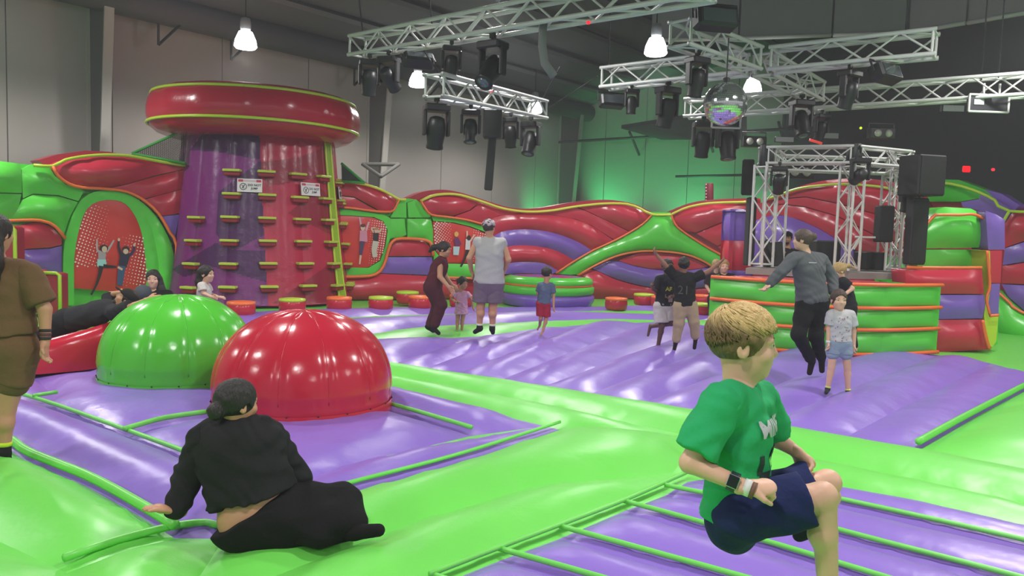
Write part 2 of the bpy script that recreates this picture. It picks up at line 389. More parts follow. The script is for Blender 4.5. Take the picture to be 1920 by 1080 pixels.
# ================================================================== INFLATABLE FLOOR (parts of the floor)
ZB = -.075
def fpanel(name, pts, m, thick=.13, rad=.35, res=.1, **k): return pillow(name, gp(pts), floor_chart, m, fl, thick, rad, res, ZB, .12, **k)
def fpipe(pts, r=.018, z=.0, m=None, name='piping'):
    P = spline(np.array([gnd(x, y, z) for x, y in pts]), .1); P[:, 2] = z; tube(name, P, r, m or V_FLOORG, fl, 8)
A_top = [(640, 655), (735, 672), (1000, 712), (1320, 762), (1540, 800), (1720, 830), (1920, 868), (2150, 912)]
A_mid = [(640, 679), (735, 693), (845, 713), (1150, 772), (1310, 805), (1540, 849), (1760, 890), (1920, 925), (2150, 978)]
A_bot = [(1590, 898), (1720, 921), (1920, 965), (2150, 1015)]
# long green bands of the crossing
fpanel('green_band', A_top+A_mid[::-1], V_FLOORG, .12, .3)
fpanel('green_band', [(640, 697), (735, 716), (890, 752), (1050, 790), (1130, 792), (1310, 805)]+A_mid[0:4][::-1], V_FLOORG, .12, .3)
fpanel('green_band', [(1310, 805), (1540, 849), (1760, 890), (1920, 925), (2150, 978)]+A_bot[::-1]+[(1400, 868), (1290, 884), (1262, 868)], V_FLOORG, .12, .3)
fpanel('green_band', [(1050, 790), (1130, 792), (1310, 805), (1262, 868), (1000, 893), (760, 962), (440, 1080), (330, 1118), (420, 985), (560, 935), (640, 908), (860, 850)], V_FLOORG, .13, .35)
fpanel('green_band', [(1262, 868), (1290, 884), (1175, 935), (930, 1028), (806, 1076), (700, 1118), (440, 1240), (180, 1190), (330, 1118), (440, 1080), (760, 962), (1000, 893)], V_FLOORG, .13, .35)
# green cushions at the lower left
fpanel('green_cushion', [(-150, 770), (0, 815), (54, 847), (167, 893), (272, 950), (328, 984), (220, 1012), (125, 1046), (0, 990), (-150, 925)], V_FLOORG, .2, .55)
fpanel('green_cushion', [(328, 984), (420, 985), (330, 1118), (180, 1190), (60, 1120), (125, 1046), (220, 1012)], V_FLOORG, .2, .5)
fpanel('green_cushion', [(-150, 925), (0, 990), (125, 1046), (60, 1120), (-120, 1180), (-420, 1050)], V_FLOORG, .16, .5)
fpanel('green_cushion', [(60, 1120), (180, 1190), (440, 1240), (250, 1400), (-250, 1300), (-120, 1180)], V_FLOORG, .16, .5)
# purple field on the left round the domes
L1 = [(-150, 683), (0, 727), (89, 753), (233, 804), (350, 847), (450, 882), (560, 935)]
fpanel('purple_cushion', L1+[(420, 985), (328, 984), (272, 950), (167, 893), (54, 847), (0, 815), (-150, 770)], V_FLOORP, .2, .4, wr=.004)
fpanel('purple_cushion', [(-150, 683), (0, 727), (62, 742), (107, 735), (60, 690), (-60, 650)], V_FLOORP, .12, .3, wr=.004)
fpanel('purple_cushion', [(62, 742), (89, 753), (233, 804), (310, 783), (395, 771), (440, 745), (440, 690), (60, 690), (107, 735)], V_FLOORP, .11, .3, wr=.006)
fpanel('purple_cushion', [(233, 804), (350, 847), (450, 882), (560, 885), (640, 855), (884, 801), (733, 757), (640, 700), (440, 690), (440, 745), (395, 771), (310, 783)], V_FLOORP, .1, .3, wr=.007)
fpanel('purple_cushion', [(450, 882), (560, 885), (640, 855), (800, 822), (1000, 786), (1050, 790), (860, 850), (640, 908), (560, 935)], V_FLOORP, .15, .3, wr=.004)
fpanel('purple_cushion', [(640, 697), (735, 716), (890, 752), (1050, 790), (1000, 786), (884, 801), (733, 757), (640, 725)], V_FLOORP, .15, .3, wr=.004)
fpanel('purple_cushion', [(60, 690), (440, 690), (640, 700), (640, 655), (560, 625), (460, 615), (100, 615), (-40, 640)], V_FLOORP, .1, .3, .16)
fpipe([(-150, 683), (0, 727), (89, 753), (233, 804), (350, 847), (450, 882), (560, 930)], .018, -.02)
fpipe([(62, 742), (107, 735)], .018); fpipe([(233, 804), (310, 783), (395, 771)], .022); fpipe([(733, 757), (800, 776), (884, 801)], .02)
fpipe([(-150, 770), (0, 815), (54, 847), (167, 893), (272, 950), (328, 984)], .03, .0)
fpipe([(120, 1046), (220, 1012), (330, 985), (385, 980), (400, 983), (480, 990)], .022, -.03)
fpipe([(1050, 791), (860, 851), (640, 909), (560, 937), (470, 965)], .015, -.02)
fpipe([(806, 1076), (930, 1028), (1050, 983), (1175, 935), (1290, 884)], .015, -.01)
# striped purple panel at the lower right
S_l = [(1290, 884), (1247, 909), (1167, 938), (1050, 986), (933, 1027), (806, 1076), (640, 1140)]
S_r = [(1590, 898), (2150, 1050), (2150, 1140), (2150, 1230), (2150, 1330), (2000, 1370), (1500, 1340)]
rows = [([(1290, 884), (1400, 868), (1590, 898), (1720, 921), (1920, 965), (2150, 1015)], [(1290, 884), (1420, 905), (1580, 936), (1915, 1010), (2150, 1068)]),
        ([(1290, 884), (1420, 905), (1580, 936), (1915, 1010), (2150, 1068)], [(1247, 909), (1400, 942), (1585, 996), (1915, 1082), (2150, 1150)]),
        ([(1247, 909), (1400, 942), (1585, 996), (1915, 1082), (2150, 1150)], [(1167, 938), (1320, 980), (1589, 1060), (1915, 1160), (2150, 1240)]),
        ([(1167, 938), (1320, 980), (1589, 1060), (1915, 1160), (2150, 1240)], [(1050, 986), (1393, 1081), (1600, 1140), (2000, 1270)]),
        ([(1050, 986), (1393, 1081), (1600, 1140), (2000, 1270)], [(933, 1027), (1123, 1081), (1500, 1190), (1800, 1300)]),
        ([(933, 1027), (1123, 1081), (1500, 1190), (1800, 1300)], [(806, 1076), (1100, 1170), (1400, 1290)]),
        ([(806, 1076), (1100, 1170), (1400, 1290)], [(660, 1134), (900, 1230), (1100, 1330)])]
for k, (u, l) in enumerate(rows):
    fpanel('purple_stripe', u+l[::-1], V_FLOORP, .085, .16, .07)
    fpipe(l, .016, -.02)
# ridged purple field in the middle
TA = [(640, 655), (735, 672), (795, 681), (855, 690), (935, 702), (1015, 714), (1100, 728), (1205, 744), (1320, 762), (1430, 781), (1580, 807), (1720, 830)]
TB = [(640, 634), (900, 622), (1000, 609), (1100, 601), (1220, 597), (1335, 604), (1420, 617), (1520, 630), (1640, 645), (1760, 657), (1860, 672), (1965, 700)]
for k in range(len(TA)-1):
    a = [TA[k], TA[k+1]]; mid0 = ((TA[k][0]*.5+TB[k][0]*.5), TA[k][1]*.48+TB[k][1]*.52); mid1 = ((TA[k+1][0]*.5+TB[k+1][0]*.5), TA[k+1][1]*.48+TB[k+1][1]*.52)
    fpanel('purple_tube', [TA[k], TA[k+1], mid1, TB[k+1], TB[k], mid0], V_FLOORP, .11+.03*(k % 2), .45, .11, wr=.003)
fpanel('green_cushion', [(1720, 830), (1965, 700), (2150, 720), (2150, 912), (1920, 868)], V_FLOORG, .16, .5, .13)
fpipe([(1722, 828), (1815, 777), (1965, 699)], .03, -.01)
# wavy strips in front of the enclosure
def strip(name, top, bot, m, th=.1): fpanel(name, top+bot[::-1], m, th, .3, .16)
e1 = [(640, 634), (900, 622), (1000, 609), (1100, 601), (1220, 597), (1335, 604), (1420, 617)]
e2 = [(560, 627), (690, 618), (786, 607), (932, 600), (1050, 594), (1160, 591), (1335, 596), (1420, 600)]
e3 = [(440, 612), (640, 596), (790, 590), (900, 586), (1000, 582), (1130, 583), (1335, 588), (1420, 592)]
e4 = [(400, 604), (640, 588), (790, 583), (900, 580), (1000, 577), (1130, 577), (1335, 581), (1420, 585)]
e5 = [(340, 590), (500, 580), (700, 574), (900, 572), (1000, 571), (1130, 571), (1335, 570), (1420, 574)]
strip('green_strip', e2, e1, V_FLOORG); strip('purple_strip', e3, e2, V_FLOORP, .14); strip('green_strip', e4, e3, V_FLOORG); strip('purple_strip', e5, e4, V_FLOORP, .12)

# ================================================================== DOMES
def dome(px, py, d, r, h, m, label):
    c = at(px, py, d); c[2] = 0; V = []; F = []; nu, nv = 120, 34; gores = 12
    for j in range(nv+1):
        t = j/nv
        if t < .09: rr = r*(.985+.01*(t/.09)); z = h*.11*t/.09
        else:
            u = (t-.09)/.91; rr = r*math.cos(u*math.pi/2)**.86*(1+.03*math.sin(math.pi*u)) if u < 1 else 0.; z = h*(.11+.89*math.sin(u*math.pi/2)**.97)
        for i in range(nu):
            a = 2*math.pi*i/nu; s = abs(math.sin(a*gores/2)); pin = 1-.022*(1-s)**5*min(1, t*5)
            if j == int(nv*.09)+1: pin *= .985
            V.append((c[0]+rr*pin*math.cos(a), c[1]+rr*pin*math.sin(a), z-(.02*(1-s)**4*h if .8 < t < .98 else 0)))
    for j in range(nv):
        for i in range(nu):
            k = (i+1) % nu; F.append((j*nu+i, j*nu+k, (j+1)*nu+k, (j+1)*nu+i))
    root = empty('inflatable_dome', (c[0], c[1], 0), label, 'inflatable', 'domes on the purple field')
    mk('shell', V, F, m, root)
    n = 20; g = G(); g.lathe([(.006, -.004), (.008, .001), (.004, .003)], 8); em = mesh_data('eyelet', g.V, g.F, M_BLACK, False)
    for i in range(n):
        a = 2*math.pi*(i+.3)/n; place('eyelet', em, Matrix.Translation((c[0]+r*1.004*math.cos(a), c[1]+r*1.004*math.sin(a), h*.06)) @ Matrix.Rotation(a, 4, 'Z') @ Matrix.Rotation(math.pi/2, 4, 'Y'), root)
    for i in range(gores):
        a = 2*math.pi*i/gores; pts = []
        for j in range(4, nv-1):
            t = j/nv; u = max(0, (t-.09)/.91); rr = r*math.cos(u*math.pi/2)**.86*(1+.03*math.sin(math.pi*u))*.979; z = h*(.11+.89*math.sin(u*math.pi/2)**.97)-(.02*h if .8 < t < .98 else 0)
            pts.append((c[0]+rr*math.cos(a), c[1]+rr*math.sin(a), z))
        tube('seam', pts, .0045, m, root, 5)
    g = G(); g.lathe([(r*1.0, -.06), (r*1.012, .0), (r*1.0, .05)], 48, c=(c[0], c[1], 0), cap=False); g.build('base_band', m, root, True)
V_DOMER = vinyl('vinyl_dome_red', '#bd2439', .2, .08, 6); V_DOMEG = vinyl('vinyl_dome_green', '#53be38', .2, .08, 6)
dome(570, 700, 7.0, .80, .85, V_DOMER, 'shiny red inflatable dome next to the woman in the black hoodie')
dome(335, 650, 7.95, .76, .86, V_DOMEG, 'shiny green inflatable dome partly hidden behind the red dome')

# red wedge the man in the cap lies on
g = G(); wps = [(-30, 716, 7.8), (20, 714, 7.9), (75, 713, 8.0), (150, 709, 8.25), (200, 705, 8.5), (240, 700, 8.72)]; hs = [.2, .30, .385, .475, .54, .60]; sg = [0, .03, .05, .07, .04, .0]
V = []; n = 18
for (x, y, d), h, sag in zip(wps, hs, sg):
    b = at(x, y, d); b[2] = -.03
    for k in range(n):
        t = k/(n-1)*math.pi; yy = -math.cos(t)*.45; zz = h*math.sin(t)**.35-sag*max(0, math.sin((t-.9)*math.pi/1.9) if .9 < t < 2.8 else 0) if 0 < k < n-1 else 0
        V.append((b[0], b[1]+.45+yy, b[2]+zz))
F = [(i*n+k, (i+1)*n+k, (i+1)*n+k+1, i*n+k+1) for i in range(len(wps)-1) for k in range(n-1)]
F += [tuple(range(n)), tuple(range((len(wps)-1)*n, len(wps)*n))[::-1]]
o = mk('inflatable_wedge', V, F, V_DOMER); tagit(o, 'red inflatable wedge under the lying man, left of the green dome', 'inflatable')

# ================================================================== CLIMBING TOWER
TC = np.array([-5.55, 16.95]); TZ = 3.45
def trad(z): t = z/TZ; return 1.98-.42*t**.8
def tower_hit(px, py):                          # pixel -> angle and height on the cone
    r = ray(px, py); t0 = None
    for t in np.arange(10, 22, .02):
        p = CAMP+r*(t/r[1]); z = min(max(p[2], 0), TZ)
        if math.hypot(p[0]-TC[0], p[1]-TC[1]) < trad(z): return math.atan2(p[1]-TC[1], p[0]-TC[0]), p[2]
    return None
tw = empty('climbing_tower', (TC[0], TC[1], 0), 'tall purple and red inflatable climbing tower with a red disc on top', 'climbing tower')
V_TP1 = vinyl('tower_purple', '#742570', .25, .2); V_TP2 = vinyl('tower_deep_purple', '#471850', .25, .2); V_TP3 = vinyl('tower_pale_purple', '#9a5fa0', .3)
V_TR1 = vinyl('tower_red', '#ad2342', .25, .2); V_TR2 = vinyl('tower_dark_red', '#8a1b33', .25, .2); V_TL = vinyl('tower_lime', '#94b42c', .35)
def inpoly(x, y, P):
    c = False; n = len(P)
    for i in range(n):
        x1, y1 = P[i]; x2, y2 = P[(i+1) % n]
        if (y1 > y) != (y2 > y) and x < (x2-x1)*(y-y1)/(y2-y1)+x1: c = not c
    return c
CINV = CMN.T
def pix(p):
    v = CINV @ (np.array(p)-CAMP); return 960+FPX*v[0]/-v[2], 540-FPX*v[1]/-v[2]
# printed facets (flat print on the vinyl), boundaries given on the unrolled cone: angle and height
def th_of(px, py): 
    h = tower_hit(px, py); return h if h else None
FAC = [('P3', [(357, 278), (392, 240), (432, 234), (380, 250)]), ('P2', [(355, 282), (380, 250), (432, 234), (486, 236), (490, 300), (410, 285)]),
       ('P2', [(410, 360), (490, 300), (496, 440), (440, 470), (405, 440)]), ('P2', [(322, 505), (405, 455), (440, 470), (500, 470), (502, 530), (400, 500), (345, 520)]),
       ('R2', [(487, 305), (560, 295), (625, 270), (640, 330), (560, 340), (500, 350)]), ('R2', [(510, 570), (640, 480), (655, 570)]), ('R2', [(540, 400), (600, 350), (640, 400), (620, 440)])]
V = []; F = []; FM = []; nu, nv = 300, 140; a0, a1 = math.radians(172), math.radians(388); gore = 9
for j in range(nv+1):
    z = TZ*j/nv
    for i in range(nu+1):
        a = a0+(a1-a0)*i/nu; s = abs(math.sin((a-a0)/(a1-a0)*gore*math.pi)); r = trad(z)*(.975+.03*s**.6)
        V.append((TC[0]+r*math.cos(a), TC[1]+r*math.sin(a), z-.02))
seam_p = [th_of(486, 300)[0], th_of(503, 560)[0]]; lime0 = [th_of(626, 300), th_of(641, 550)]
for j in range(nv):
    for i in range(nu):
        k = j*(nu+1)+i; F.append((k, k+1, k+nu+2, k+nu+1))
        p = (np.array(V[k])+np.array(V[k+nu+2]))/2; x, y = pix(p); a = a0+(a1-a0)*(i+.5)/nu; t = (j+.5)/nv
        sp = (seam_p[1]*(1-t)+seam_p[0]*t) % (2*math.pi)
        front = a < math.radians(352)
        pur = a < sp; mm = 0 if pur else 3
        if front:
            for nm, P in FAC:
                if inpoly(x, y, P):
                    if pur and nm[0] == 'P': mm = {'P2': 1, 'P3': 2}[nm]
                    if not pur and nm[0] == 'R': mm = 4
        if math.radians(343) < a < math.radians(352): mm = 5
        FM.append(mm)
F.append(tuple(range(0, (nu+1)))); FM.append(0)
F.append((nu, 0, nv*(nu+1), nv*(nu+1)+nu)); FM.append(3)
mk('tower_body', V, F, [V_TP1, V_TP2, V_TP3, V_TR1, V_TR2, V_TL], tw, True, FM)
for aa in (172.5, 343, 352):
    tube('piping', [(TC[0]+(trad(z)+.01)*math.cos(math.radians(aa)), TC[1]+(trad(z)+.01)*math.sin(math.radians(aa)), z) for z in np.linspace(.02, TZ, 20)], .025, V_LIME if aa > 200 else V_TP3, tw)
# disc on top
DC = np.array([-5.52, 16.6]); DR = 2.14; d0, d1 = math.radians(172), math.radians(392)
prof = [(0, 3.34), (1.4, 3.32), (DR-.4, 3.33), (DR-.2, 3.4), (DR-.06, 3.52), (DR, 3.7), (DR, 3.85), (DR-.03, 4.0), (DR-.1, 4.13), (DR-.25, 4.24), (DR-.8, 4.3), (0, 4.32)]
V = []; F = []; n = len(prof); seg = 80
for i in range(seg+1):
    a = d0+(d1-d0)*i/seg; b = 1+.006*math.cos(i*math.pi/4)
    for r, z in prof: V.append((DC[0]+r*b*math.cos(a), DC[1]+r*b*math.sin(a), z))
for i in range(seg):
    for k in range(n-1): F.append((i*n+k, (i+1)*n+k, (i+1)*n+k+1, i*n+k+1))
F += [tuple(range(n))[::-1], tuple(range(seg*n, seg*n+n))]
dk = mk('top_disc', V, F, vinyl('disc_red', '#b01c35', .22, .12), tw)
for rr, z, mm in ((DR-.02, 3.56, V_LIME), (DR-.1, 4.15, V_LIME)):
    tube('piping', [(DC[0]+rr*math.cos(a), DC[1]+rr*math.sin(a), z) for a in np.linspace(d0, d1, 70)], .03, mm, dk)
# climbing holds: lime ledge on a red block
def hold_mesh():
    g = G(); g.box((0, .0, .035), (.34, .17, .05), m=0, bev=.012); g.box((0, .01, -.03), (.31, .13, .08), m=1, bev=.015)
    return mesh_data('hold', g.V, g.F, [mat('hold_lime', '#b9c24a', .5), mat('hold_red', '#8c1528', .4)], False, g.M)
HM = hold_mesh()
holds = [(253, 655), (240, 752), (230, 850), (222, 950), (400, 457), (397, 555), (391, 653), (387, 752), (384, 850), (381, 948), (538, 462), (541, 560), (541, 657), (544, 753), (546, 848), (550, 946),
         (665, 472), (673, 570), (682, 662), (688, 755), (696, 848), (708, 942), (770, 482), (780, 575), (791, 665), (803, 757), (817, 848), (831, 940), (840, 498), (850, 583), (862, 677), (872, 765), (884, 850), (893, 938)]
def on_tower(x, y, off=0.):
    h = None
    for dx in range(0, 40, 2):
        h = tower_hit(x-dx, y)
        if h: break
    a, z = h; r = trad(z)+off
    return a, Vector((TC[0]+r*math.cos(a), TC[1]+r*math.sin(a), z))
for x, y in holds:
    a, p = on_tower(260+x/2.25, 120+y/2.25, .05)
    place('hold', HM, Matrix.Translation(p) @ Matrix.Rotation(a+math.pi/2, 4, 'Z'), tw)
for y in (510, 595, 682, 768, 853, 937):        # holds seen edge-on on the right flank
    a = math.radians(366); z = on_tower(640, 120+y/2.25)[1].z; r = trad(z)+.05
    place('hold', HM, Matrix.Translation((TC[0]+r*math.cos(a), TC[1]+r*math.sin(a), z)) @ Matrix.Rotation(a+math.pi/2, 4, 'Z'), tw)
# warning signs
def text_mesh(s, size, m, name='lettering', bold=0.0):
    c = bpy.data.curves.new(name, 'FONT'); c.body = s; c.size = size; c.align_x = 'CENTER'; c.align_y = 'CENTER'; c.offset = bold; c.extrude = 0; c.resolution_u = 2
    o = bpy.data.objects.new(name, c); COL.objects.link(o); me = bpy.data.meshes.new_from_object(o.evaluated_get(bpy.context.evaluated_depsgraph_get()))
    bpy.data.objects.remove(o); me.materials.clear(); me.materials.append(m); return me
M_SIGN = mat('sign_white', '#d9d2d4', .5); M_SRED = mat('sign_red', '#b32a3c', .5); M_INK = mat('sign_ink', '#242426', .6)
def sign(px, py, w=.47, h=.26):
    a, p = on_tower(px, py, .05); M = Matrix.Translation(p) @ Matrix.Rotation(a+math.pi/2, 4, 'Z') @ Matrix.Rotation(math.radians(90-6), 4, 'X')
    s = place('warning_sign', mesh_data('sign_board', *box_geo(w, h, .012), M_SIGN, False), M, tw)
    def sub(nm, me, x, y): 
        o = bpy.data.objects.new(nm, me); COL.objects.link(o); o.parent = s; o.location = (x, y, .009); WL[o.name] = np.array(p)
    g = G(); g.box((-.17, 0, 0), (.09, .045, .003)); g.box((.17, 0, 0), (.09, .045, .003)); g.box((0, 0, -.0008), (.3, .03, .002), m=1)
    sub('heading_bar', mesh_data('heading', g.V, g.F, [M_SRED, mat('sign_pale', '#c9a9b2', .5)], False, g.M), 0, h/2-.04)
    g = G(); g.tube([(.062*math.cos(t), .062*math.sin(t), 0) for t in np.linspace(0, 2*math.pi, 21)[:-1]], .006, 4, closed=True)
    g.tube([(-.02, -.035, 0), (0, 0, 0), (.03, .035, 0)], .007, 4); g.tube([(-.03, .03, 0), (0, 0, 0), (.015, -.04, 0)], .005, 4); sub('no_jumping_symbol', mesh_data('symbol', g.V, g.F, M_INK, False), -.12, -.025)
    sub('lettering', text_mesh('DO NOT', .062, M_INK, bold=.002), .09, .005); sub('lettering', text_mesh('JUMP', .055, M_INK, bold=.002), .09, -.06)
def box_geo(w, h, t):
    g = G(); g.box((0, 0, 0), (w, h, t)); return g.V, g.F
sign(469, 348); sign(579, 355); sign(634, 362, .45, .26)

# ================================================================== INFLATABLE ENCLOSURE
def wempty(px, label): 
    q = wuv(px, 560); p = wall_chart(np.array([[q[0], 0]]), 0)[0]; p[2] = 0
    return empty('inflatable_wall', p, label, 'inflatable wall', 'segments of the inflatable enclosure')
def banner(parent, outline, kids, dots, name='banner', base=.0):
    b = wpanel(name, outline, V_RPRINT, parent, .03, .2, .12, base, .1, smooth_it=2, wr=.01)
    g = G(); 
    for (x0, y0, x1, y1, st, r0, r1, ang) in dots:
        ca, sa = math.cos(math.radians(ang)), math.sin(math.radians(ang)); n = int(max(x1-x0, y1-y0)/st)+2; cx, cy = (x0+x1)/2, (y0+y1)/2
        for i in range(-n, n+1):
            for j in range(-n, n+1):
                x = cx+(i*ca-j*sa)*st; y = cy+(i*sa+j*ca)*st
                if not (x0 <= x <= x1 and y0 <= y <= y1) or not inpoly(x, y, outline): continue
                u = (x-x0)/(x1-x0); r = .85*(r0+(r1-r0)*u)
                if r < .5: continue
                q = wuv(x, y); s_ = wuv(x+r, y)[0]-q[0]
                P = np.array([[q[0]+s_*math.cos(t), q[1]+s_*math.sin(t)] for t in np.arange(6)*math.pi/3])
                g.add(wall_chart(P, np.full(6, base+.052)), [tuple(range(6))])
    if g.V: tagit(g.build('dot_print', M_WHITE, b), kind='stuff')
    for kid in kids: print_kid(b, kid, base)
    return b
def stroke(g, pts, w, m, off):
    P = spline(np.array(pts, float), 3); T = np.gradient(P, axis=0); T /= np.linalg.norm(T, axis=1)[:, None]+1e-9; N = np.stack([-T[:, 1], T[:, 0]], 1)
    ww = np.interp(np.linspace(0, 1, len(P)), np.linspace(0, 1, len(w)), w) if not np.isscalar(w) else np.full(len(P), w)
    L = wp(P+N*ww[:, None]/2); R = wp(P-N*ww[:, None]/2); V = np.vstack([wall_chart(L, np.full(len(P), off)), wall_chart(R, np.full(len(P), off))]); n = len(P)
    g.add(V, [(i, i+1, n+i+1, n+i) for i in range(n-1)], m)
def disc(g, c, rx, ry, m, off):
    P = wp([(c[0]+rx*math.cos(t), c[1]+ry*math.sin(t)) for t in np.arange(12)*math.pi/6]); g.add(wall_chart(P, np.full(12, off)), [tuple(range(12))], m)
PK = {}
def pk(h): return mat('print_'+h, '#'+h, .5)
def print_kid(b, spec, base):                    # a flat printed jumping child
    g = G(); cols = []; o = base+.06
    for it in spec:
        h = it[-1]
        if h not in cols: cols.append(h)
        m = cols.index(h); o += .0012
        if it[0] == 's': stroke(g, it[1], it[2], m, o)
        else: disc(g, it[1], it[2], it[3], m, o)
    g.build('printed_figure', [pk(c) for c in cols], b)

# ---- left segment with the arched banner
s1 = wempty(230, 'green inflatable wall with arched red banner, left of the climbing tower')
wpanel('back_panel', [(-200, 320), (-60, 300), (40, 306), (95, 312), (160, 295), (245, 295), (350, 312), (350, 575), (-200, 590)], V_GREEN, s1, 0, .3, .25, -.16, .8)
wpanel('green_puff', [(-120, 300), (0, 302), (38, 307), (41, 330), (41, 362), (0, 361), (-120, 360)], V_GREEN, s1, .28, .3)
wpanel('green_puff', [(-120, 362), (0, 363), (40, 364), (34, 395), (20, 412), (-120, 412)], V_GREEN, s1, .24, .3)
wpanel('green_puff', [(41, 318), (60, 308), (92, 312), (103, 330), (124, 346), (148, 353), (158, 358), (147, 377), (110, 366), (62, 363), (43, 372)], V_GREEN, s1, .26, .3)
wpanel('green_puff', [(43, 374), (62, 365), (110, 368), (146, 379), (132, 405), (120, 440), (98, 423), (72, 413), (20, 412)], V_GREEN, s1, .24, .3)
top = [(95, 312), (120, 300), (160, 293), (200, 291), (240, 293), (290, 302), (345, 311)]; bot = [(105, 330), (125, 345), (150, 352), (190, 354)]
wpanel('red_cap', [(82, 299), (120, 288), (170, 281), (215, 283), (245, 290), (245, 300), (160, 300), (100, 316)], V_DRED, s1, .2, .2, .1, -.3, .5)
wpanel('red_tube', sm(top)+[(346, 317), (290, 329), (235, 346)]+sm(bot[::-1]+[(95, 312)]), V_RED, s1, .36, .35)
wpanel('red_tube', [(346, 318), (290, 331), (235, 347), (192, 355), (235, 361), (262, 374), (290, 368), (341, 354)], V_RED, s1, .26, .22)
wpanel('red_tube', [(341, 355), (290, 369), (264, 376), (280, 388), (298, 404), (312, 404), (336, 400)], V_RED, s1, .24, .22)
wpanel('purple_tube', [(336, 402), (312, 405), (299, 406), (312, 430), (326, 455), (331, 430)], V_PURP, s1, .16, .2)
wtube('piping', [(60, 310), (95, 312), (120, 300), (160, 293), (200, 291), (240, 293), (290, 302), (345, 311)], .033, V_LIME, s1, .1)
wtube('piping', [(95, 312), (105, 330), (125, 345), (150, 352), (190, 354), (235, 360), (270, 378), (295, 402), (315, 435), (328, 460), (322, 530)], .03, V_ORANGE, s1, .12)
arch_o = sm([(117, 572), (117, 500), (119, 460), (127, 425), (141, 392), (158, 369), (185, 358), (235, 363), (268, 382), (293, 408), (312, 440), (324, 475), (324, 520), (312, 572)])
arch_i = sm([(137, 540), (138, 480), (148, 425), (163, 390), (190, 376), (225, 378), (246, 396), (262, 430), (270, 475), (273, 520), (270, 548)])
mid = sm([(127, 572), (126, 490), (134, 440), (149, 398), (172, 368), (205, 362), (240, 370), (265, 395), (283, 430), (293, 475), (296, 520), (290, 572)])
wpanel('arch_ring', arch_o+mid[::-1], V_GREEN, s1, .2, .2, .08, .05, .3, wr=.006)
wpanel('arch_ring', mid+[(270, 572), (270, 548)]+arch_i[::-1]+[(137, 572)], V_GREEN, s1, .1, .15, .08, .05, .3, wr=.012)
kidA = [('s', [(195, 470), (180, 470), (178, 448)], [5, 4, 3], 'b9a3a6'), ('s', [(196, 472), (203, 462), (210, 450)], [5, 4, 3], 'b9a3a6'), ('s', [(188, 470), (187, 496)], [15, 13], 'a99aa6'), ('s', [(187, 486), (187, 499)], [16, 18], '9fd0d8'),
        ('s', [(186, 498), (183, 515), (176, 535), (167, 552)], [9, 6, 4, 4], '1d1416'), ('s', [(190, 498), (202, 499), (214, 500)], [7, 5, 4], '1d1416'), ('d', (191, 465), 8, 7, '1c1614'), ('d', (192, 467), 5, 6, 'd9b7a4')]
kidB = [('s', [(224, 478), (219, 463), (219, 450)], [6, 5, 3], '1f1a33'), ('s', [(240, 478), (247, 470), (248, 460)], [6, 5, 4], '2b2350'), ('s', [(232, 474), (226, 500)], [20, 15], '221c3c'), ('s', [(225, 498), (223, 515), (221, 534)], [14, 12, 10], '35507e'),
        ('s', [(217, 500), (226, 505)], 4, 'd9b7a4'), ('d', (232, 467), 7, 6, '2a1a16'), ('d', (232, 471), 5, 5, 'd9b7a4'), ('d', (219, 449), 2.5, 3, 'd9b7a4'), ('d', (248, 459), 2.5, 3, 'd9b7a4')]
banner(s1, arch_i+[(205, 546), (137, 540)], [kidA, kidB], [(138, 385, 200, 500, 6.2, 2.4, .6, 20), (225, 440, 275, 535, 6.2, .5, 2.5, 12)], base=.04)
wpanel('red_tube', [(28, 424), (72, 416), (98, 426), (116, 446), (116, 459), (95, 464), (60, 466), (28, 468)], V_RED, s1, .18, .22)
wpanel('purple_tube', [(27, 470), (60, 468), (95, 466), (116, 461), (116, 515), (27, 512)], V_PURP, s1, .18, .22)
wpanel('red_tube', [(-120, 424), (26, 424), (27, 512), (-120, 520)], V_RED, s1, .2, .3)
wpanel('red_tube', [(-120, 522), (115, 518), (115, 570), (-120, 590)], V_RED, s1, .2, .25)
wtube('piping', [(-100, 414), (0, 414), (70, 413), (100, 425), (118, 447)], .03, V_ORANGE, s1, .12)
for (x0, x1, y0, y1, d, lb) in ((-45, 29, 423, 560, 12.2, 'tall red inflatable block with lime piping at the left picture edge'), (76, 113, 512, 565, 12.6, 'low red inflatable block with lime piping behind the woman in brown')):
    p0, p1 = at(x0, y1, d), at(x1, y0, d); w = p1[0]-p0[0]; h = p1[2]; c = ((p0[0]+p1[0])/2, d+.35)
    r = empty('inflatable_block', (c[0], c[1], 0), lb, 'inflatable', 'red blocks by the left wall')
    def bch(Q, n, d=d): return np.stack([Q[:, 0], np.full(len(Q), d)-n, Q[:, 1]], 1)
    pillow('block_body', [(p0[0], 0), (p1[0], 0), (p1[0], h*.97), (p1[0]-.06, h), (p0[0], h)], bch, V_DRED, r, .1, .25, .1, 0, .22)
    tube('piping', [(p0[0], d-.02, h), (p1[0]-.06, d-.02, h), (p1[0], d-.02, h*.95), (p1[0], d-.02, .05)], .03, V_LIME, r)
for k, (x, y) in enumerate(((52, 501), (71, 505))):      # two shiny round pods behind the low block
    c = at(x, y, 13.0+.6*k); g = G(); g.lathe([(0.02, 0), (.24, 0), (.26, c[2]*.5), (.2, c[2]*.93), (.1, c[2]), (.02, c[2]*1.01)], 24, c=(c[0], c[1], 0)); o = g.build('inflatable_pod', V_RED, None, True)
    tagit(o, ['shiny red round pod by the left wall, the one nearer the picture edge', 'shiny red round pod by the left wall, beside the low red block'][k], 'inflatable', 'round pods by the left wall')
